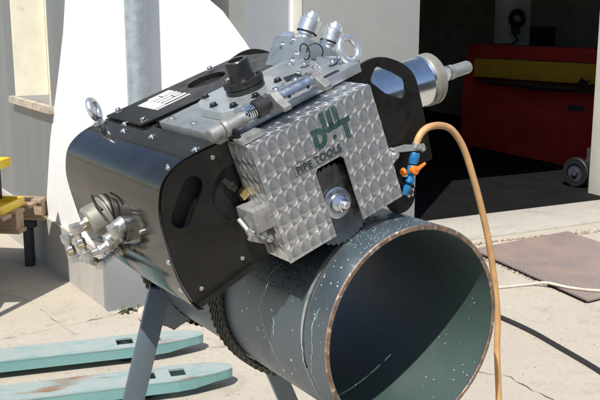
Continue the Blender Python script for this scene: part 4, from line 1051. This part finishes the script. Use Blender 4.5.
for q in ((-.186, .288, .074), (-.197, .298, .082), (-.176, .276, .078)):
    bm = new(); capscrew(bm, m3(*q), (0, -1, 0), .0048, .005); addp('screw', bm, 'bolt')
# ---- transparent guard disc and screws at lower right
bm = new(); prism(bm, [circle(.130, .196, .036, 36)], lambda x, y, t: m3(x, y, t), .116, .1185); addp('round_cover', bm, 'black_satin')
bm = new()
for k in range(5):
    q = R(72*k+10); lathe(bm, m3(.146+.007*math.cos(q), .196+.007*math.sin(q), .116), (0, -1, 0), [(0, .0045), (.009, .004), (.010, .002)], 10)
lathe(bm, m3(.146, .196, .116), (0, -1, 0), [(0, .007), (.012, .006)], 12); addp('star_knob', bm, 'chrome')
bm = new(); box(bm, m3(.135, .279, .115), (.024, .014, .022), Matrix.Rotation(R(-25), 3, 'Y'), bev=.003); capscrew(bm, m3(.137, .279, .107), (0, -1, 0), .0065, .006); addp('wing_screw', bm, 'bright_fitting')
bm = new(); prism(bm, [[(.132, .292), (.175, .282), (.204, .268), (.200, .260), (.172, .272), (.140, .284)]], lambda x, y, t: m3(x, y, t), .104, .122); addp('hose_bracket', bm, 'alu', smooth=False)
bm = new(); domebolt(bm, m3(.2, .264, .104), (0, -1, 0), .005); addp('bolt', bm, 'bolt')
# segmented blue coolant nozzle with orange tap
noz = [(.183, .263), (.170, .242), (.160, .224), (.147, .210), (.134, .199)]
pts = [m3(a_, b_, .108) for a_, b_ in noz]
bm = new(); dirv = (pts[1]-pts[0]); lathe(bm, pts[0], dirv, [(0, .009), (.002, .0098), (.016, .0098), (.019, .0085), (.022, .0085)], 24); cn = addp('coolant_nozzle', bm, 'blue_plastic')
bm = new(); dirv = (pts[2]-pts[1]); lathe(bm, pts[1], dirv, [(0, .008), (.004, .010), (.016, .010), (.020, .006)], 24); addp('nozzle_segment', bm, 'blue_plastic', cn)
bm = new(); dirv = (pts[3]-pts[2]); lathe(bm, pts[2], dirv, [(0, .005), (.003, .0085), (.013, .0095), (.016, .006)], 24); addp('nozzle_segment', bm, 'blue_plastic', cn)
bm = new(); dirv = (pts[4]-pts[3]); lathe(bm, pts[3], dirv, [(0, .005), (.003, .0075), (.010, .0065), (.020, .0035)], 20); addp('nozzle_tip', bm, 'blue_plastic', cn)
tc_ = m3(.164, .236, .094)
bm = new(); lathe(bm, tc_+Vector((0, .016, 0)), (0, -1, 0), [(0, .0065), (.010, .0088), (.016, .0088), (.018, .0065)], 20); lathe(bm, tc_, (.98, 0, .12), [(0, .0048), (.012, .0038), (.025, .0028), (.026, .0015)], 12); addp('tap_handle', bm, 'orange_plastic', cn)
bm = new(); lathe(bm, tc_+Vector((-.016, .014, .004)), (-1, 0, 0), [(0, .008), (.006, .007)], 16); addp('tap_end', bm, 'orange_plastic', cn)

# ---- orange hose
hp = [(.186, .268), (.197, .283), (.213, .293), (.234, .294), (.262, .283), (.283, .262), (.298, .217), (.303, .144), (.303, .063), (.298, -.018), (.285, -.109), (.270, -.178), (.248, -.242), (.217, -.357), (.16, -.55), (.02, -.86), (-.12, -.98)]
bm = new(); tube(bm, [m3(a_, b_, .108+.00) for a_, b_ in hp], .0068, 16, n=8)
hs = thing('coolant_hose', 'orange rubber hose arching from the blue nozzle down past the pipe', 'hose', FM)
finish('hose', bm, 'rubber_orange', hs)
bm = new(); lathe(bm, m3(.187, .270, .108), (.6, 0, .8), [(0, .0078), (0, .0088), (.009, .0088), (.009, .0078)], 24); box(bm, m3(.199, .270, .104), (.010, .008, .007), bev=.001); finish('hose_clamp', bm, 'bright_fitting', hs)
